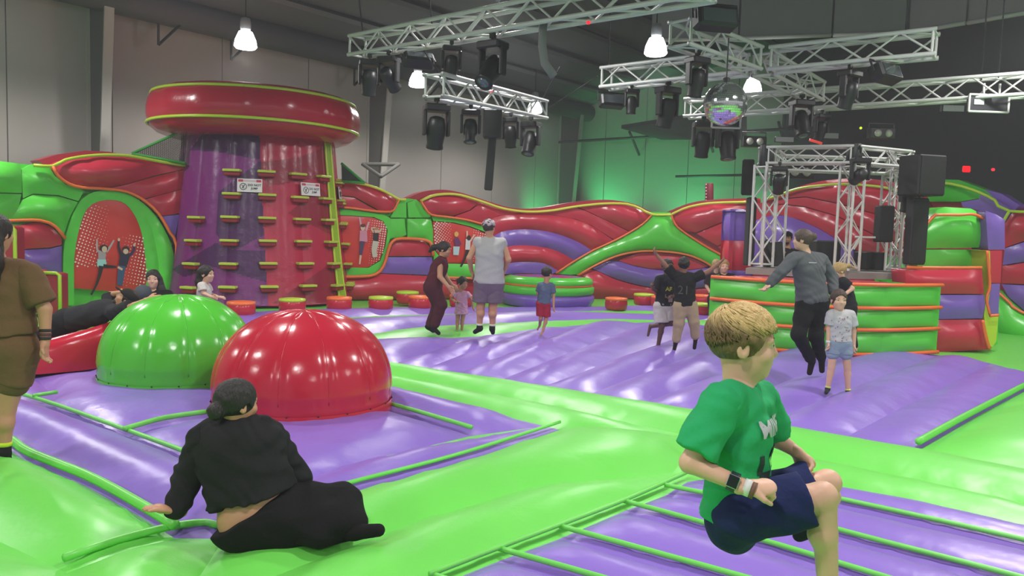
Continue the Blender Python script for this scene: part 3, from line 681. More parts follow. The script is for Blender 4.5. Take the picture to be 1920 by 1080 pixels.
# safety nets either side of the tower
def net(name, corner_px, d, label, rope):
    r = empty(name, at(*corner_px[0], d), label, 'net', 'safety nets beside the tower'); P = [at(x, y, d) for x, y in corner_px]; g = G()
    n = 26; a, b, c = P
    for k in range(1, n):
        t = k/n; g.tube([a+(b-a)*t, a+(c-a)*t], .007, 3); g.tube([a+(c-a)*t, b+(c-b)*t], .007, 3)
    tagit(g.build('mesh_net', mat('net_dark', '#2c3430', .8), r), kind='stuff')
    for i, j in rope: tube('edge_rope', [P[i], P[j]], .03, M_ROPE, r)
net('safety_net', [(248, 288), (347, 243), (347, 306)], 15.6, 'dark safety net with green edge ropes left of the climbing tower', ((0, 1), (0, 2)))
net('safety_net', [(684, 343), (640, 306), (641, 340)], 17.0, 'small safety net with green edge ropes right of the climbing tower', ((0, 1), (0, 2)))

# ---- segment between tower and valley
s2 = wempty(700, 'green and red inflatable wall with banner just right of the climbing tower')
wpanel('back_panel', [(560, 345), (660, 342), (705, 352), (745, 374), (770, 375), (812, 380), (812, 575), (560, 580)], V_GREEN, s2, 0, .3, .25, -.16, .8)
wpanel('red_cap', [(600, 345), (650, 337), (690, 342), (720, 354), (740, 370), (700, 362)], V_DRED, s2, .15, .2, .1, -.2, .5)
wpanel('red_tube', sm([(600, 344), (640, 342), (672, 344), (705, 353), (730, 365), (744, 374)])+[(739, 388), (731, 396), (715, 397), (692, 384), (665, 369), (600, 362)], V_RED, s2, .3, .3)
wpanel('red_tube', [(600, 364), (664, 371), (690, 386), (712, 397), (690, 395), (655, 390), (600, 386)], V_RED, s2, .2, .2)
wtube('piping', [(600, 342), (640, 341), (672, 344), (705, 353), (730, 365), (746, 374), (758, 374)], .03, V_YEL, s2, .1)
wtube('piping', [(745, 374), (739, 389), (730, 397), (700, 396), (655, 390), (600, 386)], .028, V_ORANGE, s2, .1)
wpanel('green_puff', [(747, 376), (765, 372), (778, 374), (762, 380), (762, 408), (732, 408), (738, 396)], V_GREEN, s2, .2, .25)
wpanel('green_puff', [(731, 410), (758, 410), (762, 440), (750, 446), (736, 446), (728, 450), (722, 440)], V_GREEN, s2, .2, .25)
wpanel('arch_ring', [(600, 390), (655, 393), (690, 398), (715, 402), (730, 408), (733, 430), (727, 462), (716, 500), (700, 514), (673, 517), (600, 517), (600, 500), (690, 502), (712, 489), (722, 460), (726, 432), (718, 415), (700, 407), (657, 404), (600, 402)], V_GREEN, s2, .14, .2, .08, .05, .3, wr=.006)
kidC = [('s', [(676, 425), (673, 407)], [4, 3], 'dba4b6'), ('s', [(685, 432), (690, 416)], [4, 3], 'dba4b6'), ('s', [(680, 432), (680, 453)], [13, 15], 'd58aa6'), ('s', [(678, 452), (675, 478)], [9, 5], '4a3560'), ('s', [(675, 478), (673, 495)], [4, 3], 'd9b7a4'), ('d', (679, 427), 4.5, 5.5, 'd9b7a4'), ('d', (679, 423), 5, 3, '5a2c22')]
kidD = [('s', [(699, 436), (695, 428), (703, 427)], 3, 'd9b7a4'), ('s', [(708, 436), (714, 428)], 3, 'd9b7a4'), ('s', [(703, 437), (703, 452)], [10, 9], '2a2328'), ('s', [(703, 452), (700, 470), (702, 482)], [11, 10, 8], 'c9bfb2'), ('d', (704, 432), 4, 4.5, 'd9b7a4'), ('d', (704, 429), 4, 2.5, 'b08a5a')]
banner(s2, [(600, 403), (657, 405), (700, 408), (718, 416), (725, 432), (721, 460), (711, 488), (690, 501), (665, 502), (600, 502)], [kidC, kidD], [(690, 410, 728, 500, 4.4, .6, 2.1, 8)], base=.03)
wpanel('red_tube', [(738, 452), (748, 449), (795, 452), (805, 462), (808, 480), (729, 480)], V_RED, s2, .18, .2, wr=.006)
wpanel('purple_tube', [(728, 482), (810, 482), (814, 516), (714, 512), (722, 498)], V_PURP, s2, .18, .2, wr=.006)
wpanel('red_tube', [(600, 520), (674, 520), (702, 517), (713, 513), (814, 518), (870, 520), (870, 560), (600, 562)], V_RED, s2, .22, .25)
wtube('piping', [(600, 518), (673, 518), (702, 514), (717, 498), (727, 465), (734, 452), (750, 447), (795, 450), (806, 460), (809, 480)], .038, V_ORANGE, s2, .1)

# ---- long middle segment
s3 = wempty(990, 'wide inflatable wall of red and purple arched tubes in the far corner')
wpanel('back_panel', [(775, 380), (830, 366), (900, 382), (985, 402), (1080, 390), (1140, 382), (1200, 394), (1240, 405), (1240, 575), (775, 575)], V_RED, s3, 0, .3, .25, -.16, .8)
yel = [(786, 377), (805, 368), (830, 364), (860, 366), (900, 378), (940, 391), (985, 397), (1030, 395), (1080, 387), (1131, 382), (1174, 383), (1198, 391), (1221, 402)]
cap = [(770, 372), (800, 359), (835, 355), (870, 360), (920, 376), (960, 388), (990, 391), (1030, 388), (1080, 379), (1140, 374), (1190, 381), (1228, 399)]
wpanel('red_cap', sm(cap)+sm([(1222, 408)]+[(x, y+6) for x, y in yel[::-1][1:]]), V_DRED, s3, .12, .12, .1, -.25, .4)
wtube('piping', yel+[(1258, 403)], .033, V_YEL, s3, .1)
wpanel('green_puff', [(764, 380), (780, 374), (788, 380), (795, 393), (806, 403), (808, 408), (766, 408)], V_GREEN, s3, .2, .25)
wpanel('green_puff', [(764, 410), (808, 410), (812, 430), (812, 462), (800, 450), (764, 447)], V_GREEN, s3, .2, .25)
wpanel('red_tube', sm(yel[:5])+[(880, 394), (850, 405), (830, 404), (806, 402), (795, 391)], V_RED, s3, .26, .25)
wpanel('red_tube', [(902, 380), (940, 393), (975, 399), (935, 404), (905, 418), (870, 412), (852, 406), (882, 395)], V_RED, s3, .2, .2)
wtube('piping', [(786, 377), (795, 392), (806, 403), (830, 406), (870, 412), (905, 421)], .028, V_ORANGE, s3, .1)
ar1 = [(905, 422), (935, 406), (960, 401), (985, 399)]
def arcs(l, r): return sm(l+[(985, l[-1][1])] if l[-1][0] != 985 else l)+sm(r)
B2 = sm([(905, 420), (935, 405), (985, 400), (1040, 404), (1080, 412), (1110, 424), (1135, 440), (1152, 452)])
B3 = sm([(915, 452), (940, 435), (985, 430), (1035, 436), (1080, 452), (1112, 471)])
B4 = sm([(930, 485), (950, 464), (985, 460), (1030, 466), (1060, 478), (1078, 490)])
B5 = sm([(940, 510), (955, 494), (985, 491), (1020, 494), (1047, 508)])
wpanel('red_arch_tube', B2+[(1135, 461)]+B3[::-1], V_RED, s3, .22, .22)
wpanel('purple_arch_tube', B3+[(1095, 480)]+B4[::-1], V_PURP, s3, .22, .22)
wpanel('red_arch_tube', B4+[(1062, 500)]+B5[::-1], V_RED, s3, .22, .22)
wpanel('purple_arch_tube', B5+[(1035, 514), (940, 514)], V_PURP, s3, .16, .2)
wpanel('red_tube', [(940, 394), (985, 399), (1030, 397), (1075, 389), (1095, 394), (1140, 415), (1183, 436), (1154, 451), (1135, 439), (1110, 423), (1080, 411), (1040, 403), (985, 400)], V_RED, s3, .2, .2)
wpanel('red_tube', sm(yel[8:])+[(1214, 412), (1195, 427), (1184, 435), (1140, 414), (1096, 393)], V_RED, s3, .28, .25)
oL = sm([(1040, 512), (1070, 492), (1110, 469), (1152, 450), (1195, 426), (1214, 411), (1221, 402)]); oR = sm([(1258, 403), (1265, 420), (1285, 437), (1330, 465), (1372, 487)])
oB = sm([(1080, 516), (1110, 499), (1150, 481), (1200, 471), (1260, 473), (1300, 481), (1332, 496), (1345, 505)])
wtube('piping', [oL[i] for i in range(0, len(oL), 3)]+[oL[-1]], .028, V_ORANGE, s3, .1); wtube('piping', [oB[i] for i in range(0, len(oB), 3)], .028, V_ORANGE, s3, .12)
s3b = wempty(1240, 'green crossing inflatable band with red and purple tubes below, behind the boys')
wpanel('back_panel', [(1225, 405), (1262, 405), (1300, 390), (1345, 384), (1420, 384), (1420, 570), (1225, 570)], V_RED, s3b, 0, .3, .25, -.16, .8)
wpanel('green_band', oL[::-1]+[(1062, 516), (1080, 514)]+[p for p in oB if p[0] < 1345]+[(1372, 500)]+[(1372, 487)]+oR[::-1][1:], V_GREEN, s3b, .26, .28, .09, .04)
wpanel('green_puff', [(1221, 397), (1258, 398), (1258, 403), (1221, 403)], V_GREEN, s3b, .1, .1, .06, -.1)
wpanel('red_tube', sm([(1160, 488), (1200, 475), (1260, 477), (1300, 485), (1328, 499)])+sm([(1320, 502), (1285, 506), (1235, 505), (1195, 499), (1160, 489)]), V_RED, s3b, .2, .2, .1, .02)
wpanel('purple_tube', sm([(1112, 503), (1150, 489), (1195, 500), (1235, 506), (1285, 507), (1328, 502), (1345, 508)])+sm([(1345, 535), (1290, 541), (1220, 538), (1160, 524), (1112, 504)]), V_PURP, s3b, .24, .25)
wpanel('red_tube', sm([(1075, 518), (1110, 506), (1160, 526), (1220, 540), (1290, 543), (1380, 537)])+[(1380, 562), (1100, 562), (1060, 545)], V_RED, s3b, .24, .25)
wpanel('red_tube', sm([(1262, 402), (1293, 390), (1339, 383), (1405, 381)])+[(1405, 400), (1375, 407), (1305, 436), (1286, 434), (1266, 419)], V_RED, s3b, .24, .25)
wpanel('red_tube', [(1405, 402), (1376, 409), (1306, 438), (1345, 461), (1376, 448), (1405, 440)], V_RED, s3b, .22, .22)
wpanel('red_tube', [(1405, 442), (1376, 450), (1346, 463), (1372, 485), (1405, 490)], V_RED, s3b, .2, .2)
wpanel('red_cap', sm([(1245, 400), (1293, 380), (1339, 373), (1410, 370)])+sm([(1410, 386), (1339, 388), (1262, 406)]), V_DRED, s3b, .12, .12, .1, -.25, .4)
wtube('piping', [(1258, 403), (1265, 399), (1293, 388), (1339, 381), (1405, 379)], .033, V_YEL, s3b, .1); wtube('piping', [oR[i] for i in range(0, len(oR), 2)]+[oR[-1]], .028, V_ORANGE, s3b, .1)
kidE = [('s', [(853, 446), (858, 460)], [9, 12], '6a2a66'), ('d', (854, 439), 4, 5, 'e0b060'), ('s', [(854, 462), (853, 478)], [12, 10], 'b7ccd6')]
kidF = [('s', [(874, 445), (874, 433)], 3, 'd9b7a4'), ('s', [(880, 452), (888, 440)], 3, 'd9b7a4'), ('s', [(876, 448), (875, 468)], [9, 9], 'd7d0d4'), ('d', (877, 446), 4, 5, '2a1a16'), ('s', [(875, 469), (870, 483), (862, 500)], [7, 4, 3], '1d1416'), ('s', [(878, 470), (888, 471), (893, 462)], [5, 4, 3], '1d1416')]
banner(s3, [(812, 415), (850, 418), (880, 425), (908, 437), (918, 455), (915, 494), (835, 493), (813, 465)], [kidE, kidF], [(812, 414, 845, 475, 4.2, 2.0, .7, 35), (885, 430, 915, 490, 4.4, .6, 1.8, 10)], base=.0)
wpanel('arch_ring', [(808, 406), (830, 407), (870, 414), (905, 424), (922, 440), (912, 436), (880, 424), (850, 417), (812, 414)], V_GREEN, s3, .12, .15, .07, .03, .2)
wpanel('arch_ring', [(812, 466), (833, 494), (918, 496), (925, 520), (870, 520), (814, 516)], V_GREEN, s3, .12, .2, .08, .03, .2)
wtube('piping', [(812, 518), (870, 521), (930, 521)], .03, V_ORANGE, s3, .1)

# ---- hump behind the stage and the right end
s4 = wempty(1570, 'red domed inflatable hump with purple base, seen through the stage truss')
hump = sm([(1380, 395), (1430, 378), (1465, 366), (1497, 355), (1535, 349), (1574, 346), (1613, 347), (1662, 352), (1700, 362), (1730, 374), (1748, 405)])
wpanel('back_panel', hump+[(1760, 560), (1380, 560)], V_RED, s4, 0, .3, .25, -.1, .8)
wpanel('red_cap', sm([(1430, 376), (1465, 360), (1500, 346), (1540, 337), (1590, 333), (1640, 336), (1690, 346), (1735, 358), (1775, 378), (1800, 395), (1760, 400), (1700, 368), (1600, 352), (1500, 360)]), V_RED, s4, .2, .18, .1, -.25, .4)
wpanel('red_tube', hump[6:]+[(1745, 412), (1690, 420), (1640, 400), (1569, 380), (1510, 368), (1465, 372)], V_RED, s4, .25, .25)
wpanel('red_tube', [(1440, 382), (1465, 374), (1510, 370), (1569, 382), (1640, 402), (1690, 422), (1742, 414), (1740, 450), (1690, 455), (1640, 440), (1569, 404), (1510, 387), (1465, 382)], V_RED, s4, .22, .22)
wpanel('red_tube', [(1440, 392), (1465, 384), (1510, 389), (1569, 406), (1640, 442), (1690, 457), (1740, 452), (1735, 490), (1640, 490), (1600, 465), (1567, 447), (1535, 428), (1497, 411), (1465, 403)], V_RED, s4, .22, .22)
wpanel('purple_tube', sm([(1400, 425), (1430, 408), (1465, 404), (1497, 412), (1535, 429), (1567, 448), (1600, 468)])+[(1600, 510), (1400, 510)], V_PURP, s4, .25, .35)
wpanel('green_puff', [(1640, 500), (1655, 478), (1690, 462), (1700, 500), (1700, 540), (1640, 540)], V_GREEN, s4, .2, .25)
wtube('piping', [(1440, 374), (1465, 366), (1497, 355), (1535, 349), (1574, 346), (1613, 347), (1662, 352), (1700, 362), (1730, 374), (1748, 405)], .03, V_LIME, s4, .12)
wtube('piping', [(1748, 405), (1730, 432), (1700, 455), (1655, 476), (1640, 492)], .028, V_ORANGE, s4, .12)
# stacked blocks either side of the stage
def block(name, x0, x1, ys, cols, d, dep, label, yaw=0, lean=0):
    r = empty(name, (at((x0+x1)/2, ys[-1], d)[0], d+dep/2, 0), label, 'inflatable')
    p0, p1 = at(x0, ys[0], d)[0], at(x1, ys[0], d)[0]; cx = (p0+p1)/2; zs = [at((x0+x1)/2, y, d)[2] for y in ys]
    R = Matrix.Rotation(yaw, 3, 'Z')
    for k, c in enumerate(cols):
        z1, z0 = zs[k], max(zs[k+1], -.05); w = (p1-p0)/2
        for side in range(4):
            L = w if side % 2 == 0 else dep/2; off = dep/2 if side % 2 == 0 else w; S = Matrix.Rotation(yaw+side*math.pi/2, 3, 'Z'); Sn = np.array(S)
            def bch(Q, n, Sn=Sn, off=off):
                L3 = np.stack([Q[:, 0], -(off+n*np.ones(len(Q))), np.zeros(len(Q))], 1) @ Sn.T; L3[:, 2] = Q[:, 1]; return L3+np.array([cx, d+dep/2, 0])
            pillow('puff', [(-L, z0), (L, z0), (L, z1), (-L, z1)], bch, c, r, .12, .25, .1, -.06, 0)
        if k == 0:
            def tch(Q, n, z=z1): 
                L3 = np.stack([Q[:, 0], Q[:, 1], np.zeros(len(Q))], 1) @ np.array(R).T; L3[:, 2] = z+n-.03; return L3+np.array([cx, d+dep/2, 0])
            pillow('puff', [(-w, -dep/2), (w, -dep/2), (w, dep/2), (-w, dep/2)], tch, c, r, .1, .25, .1, 0, 0)
    return r
block('inflatable_stack', 1372, 1420, [393, 452, 508, 600], [V_PURP, V_RED, V_PURP], 14.6, .7, 'purple over red inflatable block left of the stage truss')
s5 = wempty(1860, 'purple, red and green inflatable wall at the right picture edge')
wpanel('back_panel', sm([(1740, 350), (1790, 346), (1840, 360), (1897, 395), (2060, 398)])+[(2060, 640), (1740, 620)], V_RED, s5, 0, .3, .25, -.2, .8)
wpanel('green_puff', sm([(1738, 344), (1765, 343), (1800, 348), (1838, 360)])+[(1836, 372), (1800, 378), (1740, 378)], V_DGREEN, s5, .25, .25)
wpanel('purple_tube', sm([(1838, 360), (1870, 376), (1897, 395)])+[(1886, 415), (1850, 398), (1805, 388), (1802, 379), (1836, 373)], V_PURP, s5, .2, .25)
wpanel('purple_cap', [(1838, 354), (1870, 362), (1905, 384), (1895, 394), (1865, 376)], V_PURP, s5, .12, .15, .1, -.2, .4)
wpanel('green_cap', [(1740, 335), (1790, 336), (1838, 354), (1865, 376), (1800, 352), (1740, 346)], V_DGREEN, s5, .12, .15, .1, -.2, .4)
wpanel('red_tube', [(1899, 397), (2060, 400), (2060, 440), (1920, 452), (1884, 464), (1884, 420)], V_RED, s5, .22, .25)
wpanel('purple_tube', [(1884, 466), (1920, 454), (2060, 442), (2060, 490), (1920, 491), (1880, 497)], V_PURP, s5, .2, .22)
wpanel('red_tube', [(1880, 499), (1920, 493), (2060, 492), (2060, 535), (1920, 533), (1878, 531)], V_RED, s5, .2, .22)
wpanel('purple_tube', [(1878, 533), (1920, 535), (2060, 537), (2060, 620), (1920, 582), (1890, 556)], V_PURP, s5, .2, .25)
wpanel('green_slope', [(1860, 540), (1878, 546), (1900, 568), (1920, 585), (2060, 640), (2060, 690), (1860, 632)], V_GREEN, s5, .3, .4, .1, .1)
wtube('piping', [(1738, 344), (1765, 343), (1800, 348), (1840, 361), (1870, 376), (1897, 396), (2060, 398)], .03, V_LIME, s5, .12)
wtube('piping', [(1897, 396), (1886, 415), (1882, 430)], .028, V_LIME, s5, .12); wtube('piping', [(1872, 543), (1900, 568), (1920, 584), (2060, 640)], .028, V_ORANGE, s5, .16)

# ================================================================== STAGE BOOTH
fp = [(1332, 12.1), (1440, 11.5), (1560, 11.25), (1662, 11.3), (1765, 11.75)]
BP = [np.array([(px-960)/FPX*d, d]) for px, d in fp]
bc = sum(BP)/len(BP)
booth = empty('dj_booth', (bc[0], bc[1]+.6, 0), 'curved green inflatable stage booth with orange piping tiers and red top rim', 'stage')
BZ = [-.06, .34, .66, 1.0]
for k in range(3):
    for a, b in zip(BP[:-1], BP[1:]):
        e = b-a; L = np.linalg.norm(e); e = e/L; nrm = np.array([e[1], -e[0]])
        def bch(Q, n, a=a, e=e, nrm=nrm):
            P = a[None]+Q[:, :1]*e[None]+nrm[None]*np.reshape(n*np.ones(len(Q)), (-1, 1)); return np.column_stack([P, Q[:, 1]])
        pillow('green_tier', [(0, BZ[k]), (L, BZ[k]), (L, BZ[k+1]), (0, BZ[k+1])], bch, V_GREEN, booth, .13, .2, .08, 0, 0)
    P = spline(np.array([[p[0], p[1]-.05, BZ[k+1]] for p in BP]), .2); tube('piping', P, .03, V_ORANGE, booth)
P = spline(np.array([[p[0], p[1]-.05, -.02] for p in BP]), .2); tube('piping', P, .03, V_ORANGE, booth)
rim = [tuple(p+np.array([0, .0])) for p in BP]+[(6.52, 11.86), (6.08, 11.86), (5.98, 12.6), (3.48, 13.0)]
def tch(Q, n): return np.column_stack([Q, 1.0+n*np.ones(len(Q))])
pillow('top_rim', rim, tch, V_RED, booth, .04, .3, .12, -.03, .1)
for a, b in ((BP[0], np.array([3.48, 13.0])), (np.array([5.98, 12.6]), np.array([6.08, 11.86]))):
    mk('side_panel', [(a[0], a[1], -.06), (b[0], b[1], -.06), (b[0], b[1], 1.0), (a[0], a[1], 1.0)], [(0, 1, 2, 3)], V_GREEN, booth, False)
# stack of coloured blocks right of the booth
V_stack = empty('inflatable_stack', (6.5, 11.9, 0), 'green, red and purple stacked inflatable blocks right of the stage booth', 'inflatable')
dS = 12.12
def fch(d):
    return lambda Q, n: np.stack([Q[:, 0], d-n*np.ones(len(Q)), Q[:, 1]], 1)
def sp(name, pts, m, d=dS, th=.12, rad=.2, base=0, skirt=.45):
    pillow(name, [(at(x, y, d)[0], at(x, y, d)[2]) for x, y in pts], fch(d), m, V_stack, th, rad, .08, base, skirt)
sp('puff', [(1723, 440), (1735, 425), (1750, 406), (1757, 394), (1772, 388), (1820, 391), (1843, 402), (1852, 420), (1852, 464), (1723, 466)], V_GREEN, 12.62, .16, .3)
sp('puff', [(1722, 468), (1846, 468), (1841, 499), (1720, 499)], V_GREEN, 12.62)
sp('puff', [(1697, 506), (1841, 505), (1843, 528), (1845, 551), (1700, 551)], V_RED, th=.15)
sp('puff', [(1740, 553), (1845, 553), (1847, 575), (1842, 597), (1740, 599)], V_PURP)
sp('puff', [(1738, 600), (1842, 599), (1848, 630), (1855, 655), (1738, 662)], V_RED)
sp('lime_side', [(1843, 470), (1851, 470), (1853, 535), (1845, 590), (1850, 640), (1860, 652), (1868, 640), (1872, 592), (1856, 592), (1852, 580), (1858, 530), (1856, 470)], V_LIME, dS+.05, .05, .1)
sp('puff', [(1848, 395), (1868, 402), (1884, 412), (1884, 468), (1853, 468)], V_PURP, dS+.25)
sp('puff', [(1852, 470), (1879, 470), (1876, 530), (1856, 530)], V_RED, dS+.25)
sp('puff', [(1856, 532), (1875, 532), (1872, 590), (1852, 588)], V_PURP, dS+.25)
sp('puff', [(1855, 594), (1872, 592), (1871, 645), (1858, 650)], V_GREEN, dS+.2)
def spipe(pts, m=V_ORANGE, d=dS-.08, r=.025): tube('piping', [at(x, y, d) for x, y in sm(pts, 6)], r, m, V_stack)
spipe([(1728, 432), (1750, 406), (1760, 403), (1800, 403), (1825, 402), (1845, 410)], d=12.46); spipe([(1700, 501), (1760, 502), (1841, 502)], d=12.14); spipe([(1842, 600), (1848, 630), (1855, 655)]); spipe([(1851, 470), (1856, 535), (1850, 560), (1856, 590)], r=.02)
spipe([(1856, 592), (1872, 591)])

# ================================================================== STEPPING PODS AND ROUND PLATFORM
def pod_meshes():
    g = G(); g.lathe([(.2, 0), (.235, .03), (.245, .13), (.235, .22), (.22, .24)], 20); b = mesh_data('pod_body', g.V, g.F, V_DOMER, True)
    tops = []
    for m in (V_ORANGE, V_LIME):
        g = G(); g.lathe([(.236, .21), (.243, .235), (.235, .26), (.12, .272), (.01, .275)], 20); tops.append(mesh_data('pod_rim', g.V, g.F, m, True))
    return b, tops
PB, PT = pod_meshes()
pods = [(452, 591, 'nearest the green dome', 0), (548, 584, 'second from the green dome, straight behind the red dome', 1), (636, 580, 'at the right foot of the climbing tower', 0), (714, 579, 'first one right of the climbing tower', 1), (764, 567, 'small one close to the wall left of the woman in maroon', 1),
        (788, 577, 'right at the back of the woman in maroon', 0), (864, 574, 'behind the girl in pink', 0), (1155, 579, 'the single one right of the round platform', 0), (1207, 570, 'behind the boy in white shorts, farther left', 1), (1240, 575, 'hidden by the boy in white shorts', 0), (1271, 572, 'between the two boys', 0), (1317, 572, 'behind the boy in khaki trousers, farther back', 0), (1313, 590, 'at the left foot of the stage booth', 1)]
for x, y, lb, t in pods:
    p = gnd(x, y); d = p[1]; p[2] = -.02; r = empty('stepping_pod', p, 'red stepping pod '+lb, 'stepping pod', 'stepping pods in front of the enclosure')
    place('pod_body', PB, Matrix.Translation(p), r); place('pod_rim', PT[t], Matrix.Translation(p), r)
c = gnd(1028, 570); c = np.array([c[0], c[1]+.6, 0])
pf = empty('round_platform', c, 'round green inflatable platform with orange seam in front of the far corner', 'inflatable')
def ring(name, prof, m):
    g = G(); g.lathe(prof, 48, c=c, cap=False); return g.build(name, m, pf, True)
ring('base_ring', [(1.02, -.05), (1.08, .06), (1.08, .16), (1.0, .22)], V_PURP); ring('lower_ring', [(1.0, .2), (1.07, .25), (1.07, .36), (1.0, .42)], V_GREEN); ring('upper_ring', [(1.0, .41), (1.05, .46), (1.02, .55), (.85, .6)], V_GREEN)
g = G(); n = 12
for k in range(n):
    P = [(c[0], c[1], .6)]+[(c[0]+.88*math.cos(t), c[1]+.88*math.sin(t), .585) for t in np.linspace(2*math.pi*k/n, 2*math.pi*(k+1)/n, 5)]
    g.add(P, [tuple(range(6))], k % 2)
g.build('top_sheet', [V_RED, V_PURP], pf)
tube('piping', [(c[0]+1.02*math.cos(t), c[1]+1.02*math.sin(t), .415) for t in np.linspace(0, 2*math.pi, 49)[:-1]], .025, V_ORANGE, pf, 6, True)
# ================================================================== TRUSSES
g = G(); g.tube([(0, 0, 0), (0, 0, 1)], 1.0, 8); ROD = mesh_data('rod', g.V, g.F, M_ALU, True)
def rod(name, a, b, r, parent, me=None):
    a, b = Vector(a), Vector(b); d = b-a
    M = Matrix.Translation(a) @ d.to_track_quat('Z', 'Y').to_matrix().to_4x4() @ Matrix.Diagonal((r, r, d.length, 1))
    return place(name, me or ROD, M, parent)
def truss(parent, A, B, s=.3, bay=.42, rc=.032, rb=.015, up=(0, 0, 1), bars=True):
    A, B = np.array(A, float), np.array(B, float); d = B-A; L = np.linalg.norm(d); d /= L
    u = np.array(up, float); u -= d*u.dot(d); u /= np.linalg.norm(u); w = np.cross(d, u)
    cs = [(s/2*(a*u+b*w)) for a, b in ((1, 1), (1, -1), (-1, -1), (-1, 1))]
    for c in cs: rod('chord', A+c, B+c, rc, parent)
    n = max(1, int(round(L/bay))); 
    for f in range(4):
        c0, c1 = cs[f], cs[(f+1) % 4]
        rod('brace', A+c0+d*.04, A+c1+d*.04, rb*1.3, parent); rod('brace', B+c0-d*.04, B+c1-d*.04, rb*1.3, parent)
        if not bars: continue
        for k in range(n):
            p, q = (c0, c1) if (k+f) % 2 == 0 else (c1, c0)
            rod('brace', A+p+d*L*k/n, A+q+d*L*(k+1)/n, rb, parent)
def truss_thing(A, B, label, **k):
    t = empty('box_truss', (np.array(A)+np.array(B))/2, label, 'truss', 'ceiling trusses'); truss(t, A, B, **k); return t
T1a, T1b = at(668, 88, 13.0), at(1330, -32, 8.3)
t1 = truss_thing(T1a, T1b, 'long silver box truss hung across the upper middle with moving heads')
T2a, T2b = at(812, 160, 11.0), at(1012, 206, 14.3)
t2 = truss_thing(T2a, T2b, 'short silver box truss below the long one, carrying the hanging column speaker')
XC = np.array([3.64, 12.0, 4.3])
X = [np.array([1.5, 13.7, 4.3]), np.array([5.6, 10.6, 4.3]), np.array([2.1, 10.45, 4.3]), np.array([5.4, 14.3, 4.3])]
t3 = empty('truss_cross', XC, 'silver cross shaped box truss above the mirror ball', 'truss', 'ceiling trusses')
for e in X:
    d = (e-XC)/np.linalg.norm(e-XC); truss(t3, XC+d*.2, e, .32)
T4a, T4b = at(1287, 204, 16.0), at(1990, 155, 12.7)
t4 = truss_thing(T4a, T4b, 'long silver box truss running to the right picture edge', s=.34)
# hanging cables and chains
def cable(a, b, label, r=.012):
    o = tube('hanging_cable', [a, b], r, M_DARK, None, 5); tagit(o, label, 'cable', 'cables holding the trusses')
def drop(p, label): cable(np.array(p)+np.array([0, 0, .14]), (p[0]-.4, p[1], p[2]+3.2), label)
drop(T1a+(T1b-T1a)*.03, 'slanting dark cable at the left end of the long truss'); drop(T1a+(T1b-T1a)*.3, 'slanting dark cable near the middle of the long truss')
cable(T2b+np.array([0, 0, .12]), at(1050, 125, 13.4), 'slanting cable rising from the far end of the short truss'); cable(T2b+np.array([.1, 0, 0]), at(1120, 143, 13.6), 'slack cable from the short truss to the truss cross')
cable(T2a+np.array([.1, 0, .12]), at(795, 95, 11.2), 'slanting cable at the near end of the short truss')
for x, y, d, lb in ((1840, 150, 13.4, 'first chain above the chrome blinder light'), (1872, 146, 13.2, 'second chain above the chrome blinder light'), (1140, 130, 13.6, 'thin cable above the left arm of the truss cross'), (1698, 62, 10.7, 'cable above the right arm of the truss cross')):
    p = at(x, y, d); cable(p, p+np.array([0, 0, 2.4]), lb)

# ---------------- moving head spotlights
def moving_head(p, yaw, tilt, s, label, lens='#b9c4cc', name='moving_head'):
    p = np.array(p, float); r = empty(name, p, label, 'stage light', 'moving heads on the trusses')
    R = Matrix.Rotation(yaw, 3, 'Z'); T = R @ Matrix.Rotation(tilt, 3, 'X')
    def tr(g_): g_.V = [tuple(p+np.array(R @ Vector(v))*s) for v in g_.V]
    g = G(); g.tube([(0, 0, 0), (0, 0, -.07)], .022, 6); g.box((0, 0, 0), (.07, .05, .06)); tr(g); g.build('clamp', M_DARK, r)
    g = G(); g.box((0, 0, -.12), (.34, .26, .1), bev=.02); tr(g); g.build('base', M_BLACK, r)
    for sx in (-1, 1):
        g = G(); g.box((sx*.16, 0, -.32), (.05, .12, .34), bev=.015); tr(g); g.build('yoke_arm', M_BLACK, r)
    g = G(); g.lathe([(.05, .17), (.1, .15), (.125, .05), (.125, -.08), (.11, -.2), (.118, -.24), (.118, -.26), (.09, -.262)], 18)
    c = np.array(R @ Vector((0, 0, -.4)))*s+p; g.V = [tuple(c+np.array(T @ Vector(v))*s) for v in g.V]; h = g.build('head', M_BLACK, r, True)
    g = G(); g.lathe([(.005, -.275), (.05, -.272), (.09, -.26)], 18); g.V = [tuple(c+np.array(T @ Vector(v))*s) for v in g.V]; g.build('lens', mat('lens_glass', '#6d747a', .08, .6), h, True)
def T1p(t, dz=-.18): q = T1a+(T1b-T1a)*t; return q+np.array([0, 0, dz])
def T2p(t, dz=-.18): q = T2a+(T2b-T2a)*t; return q+np.array([0, 0, dz])
moving_head(T1p(.06), .3, .4, .95, 'moving head hanging at the left end of the long truss')
moving_head(T1p(.14), -.4, 1.0, .95, 'moving head second from the left on the long truss, in front of a lamp')
moving_head(T1p(.37), .2, .3, .78, 'moving head in the middle of the long truss'); moving_head(T1p(.50), -.6, -.7, 1.1, 'tilted moving head right of the middle of the long truss')
moving_head(T2p(.03), .3, .35, 1.05, 'moving head at the near end of the short truss'); moving_head(T2p(.30), .1, -.2, .85, 'moving head second along the short truss')
moving_head(T2p(.68), -.3, .2, .85, 'moving head just right of the hanging column speaker'); moving_head(T2p(.9), -.5, -.35, 1.0, 'moving head at the far end of the short truss')
moving_head(X[0]+(XC-X[0])*.45+np.array([0, 0, -.18]), .5, .3, 1.1, 'moving head under the left arm of the truss cross')
moving_head(X[0]+(XC-X[0])*.2+np.array([0, 0, -.18]), .2, .0, .7, 'small moving head near the left tip of the truss cross')
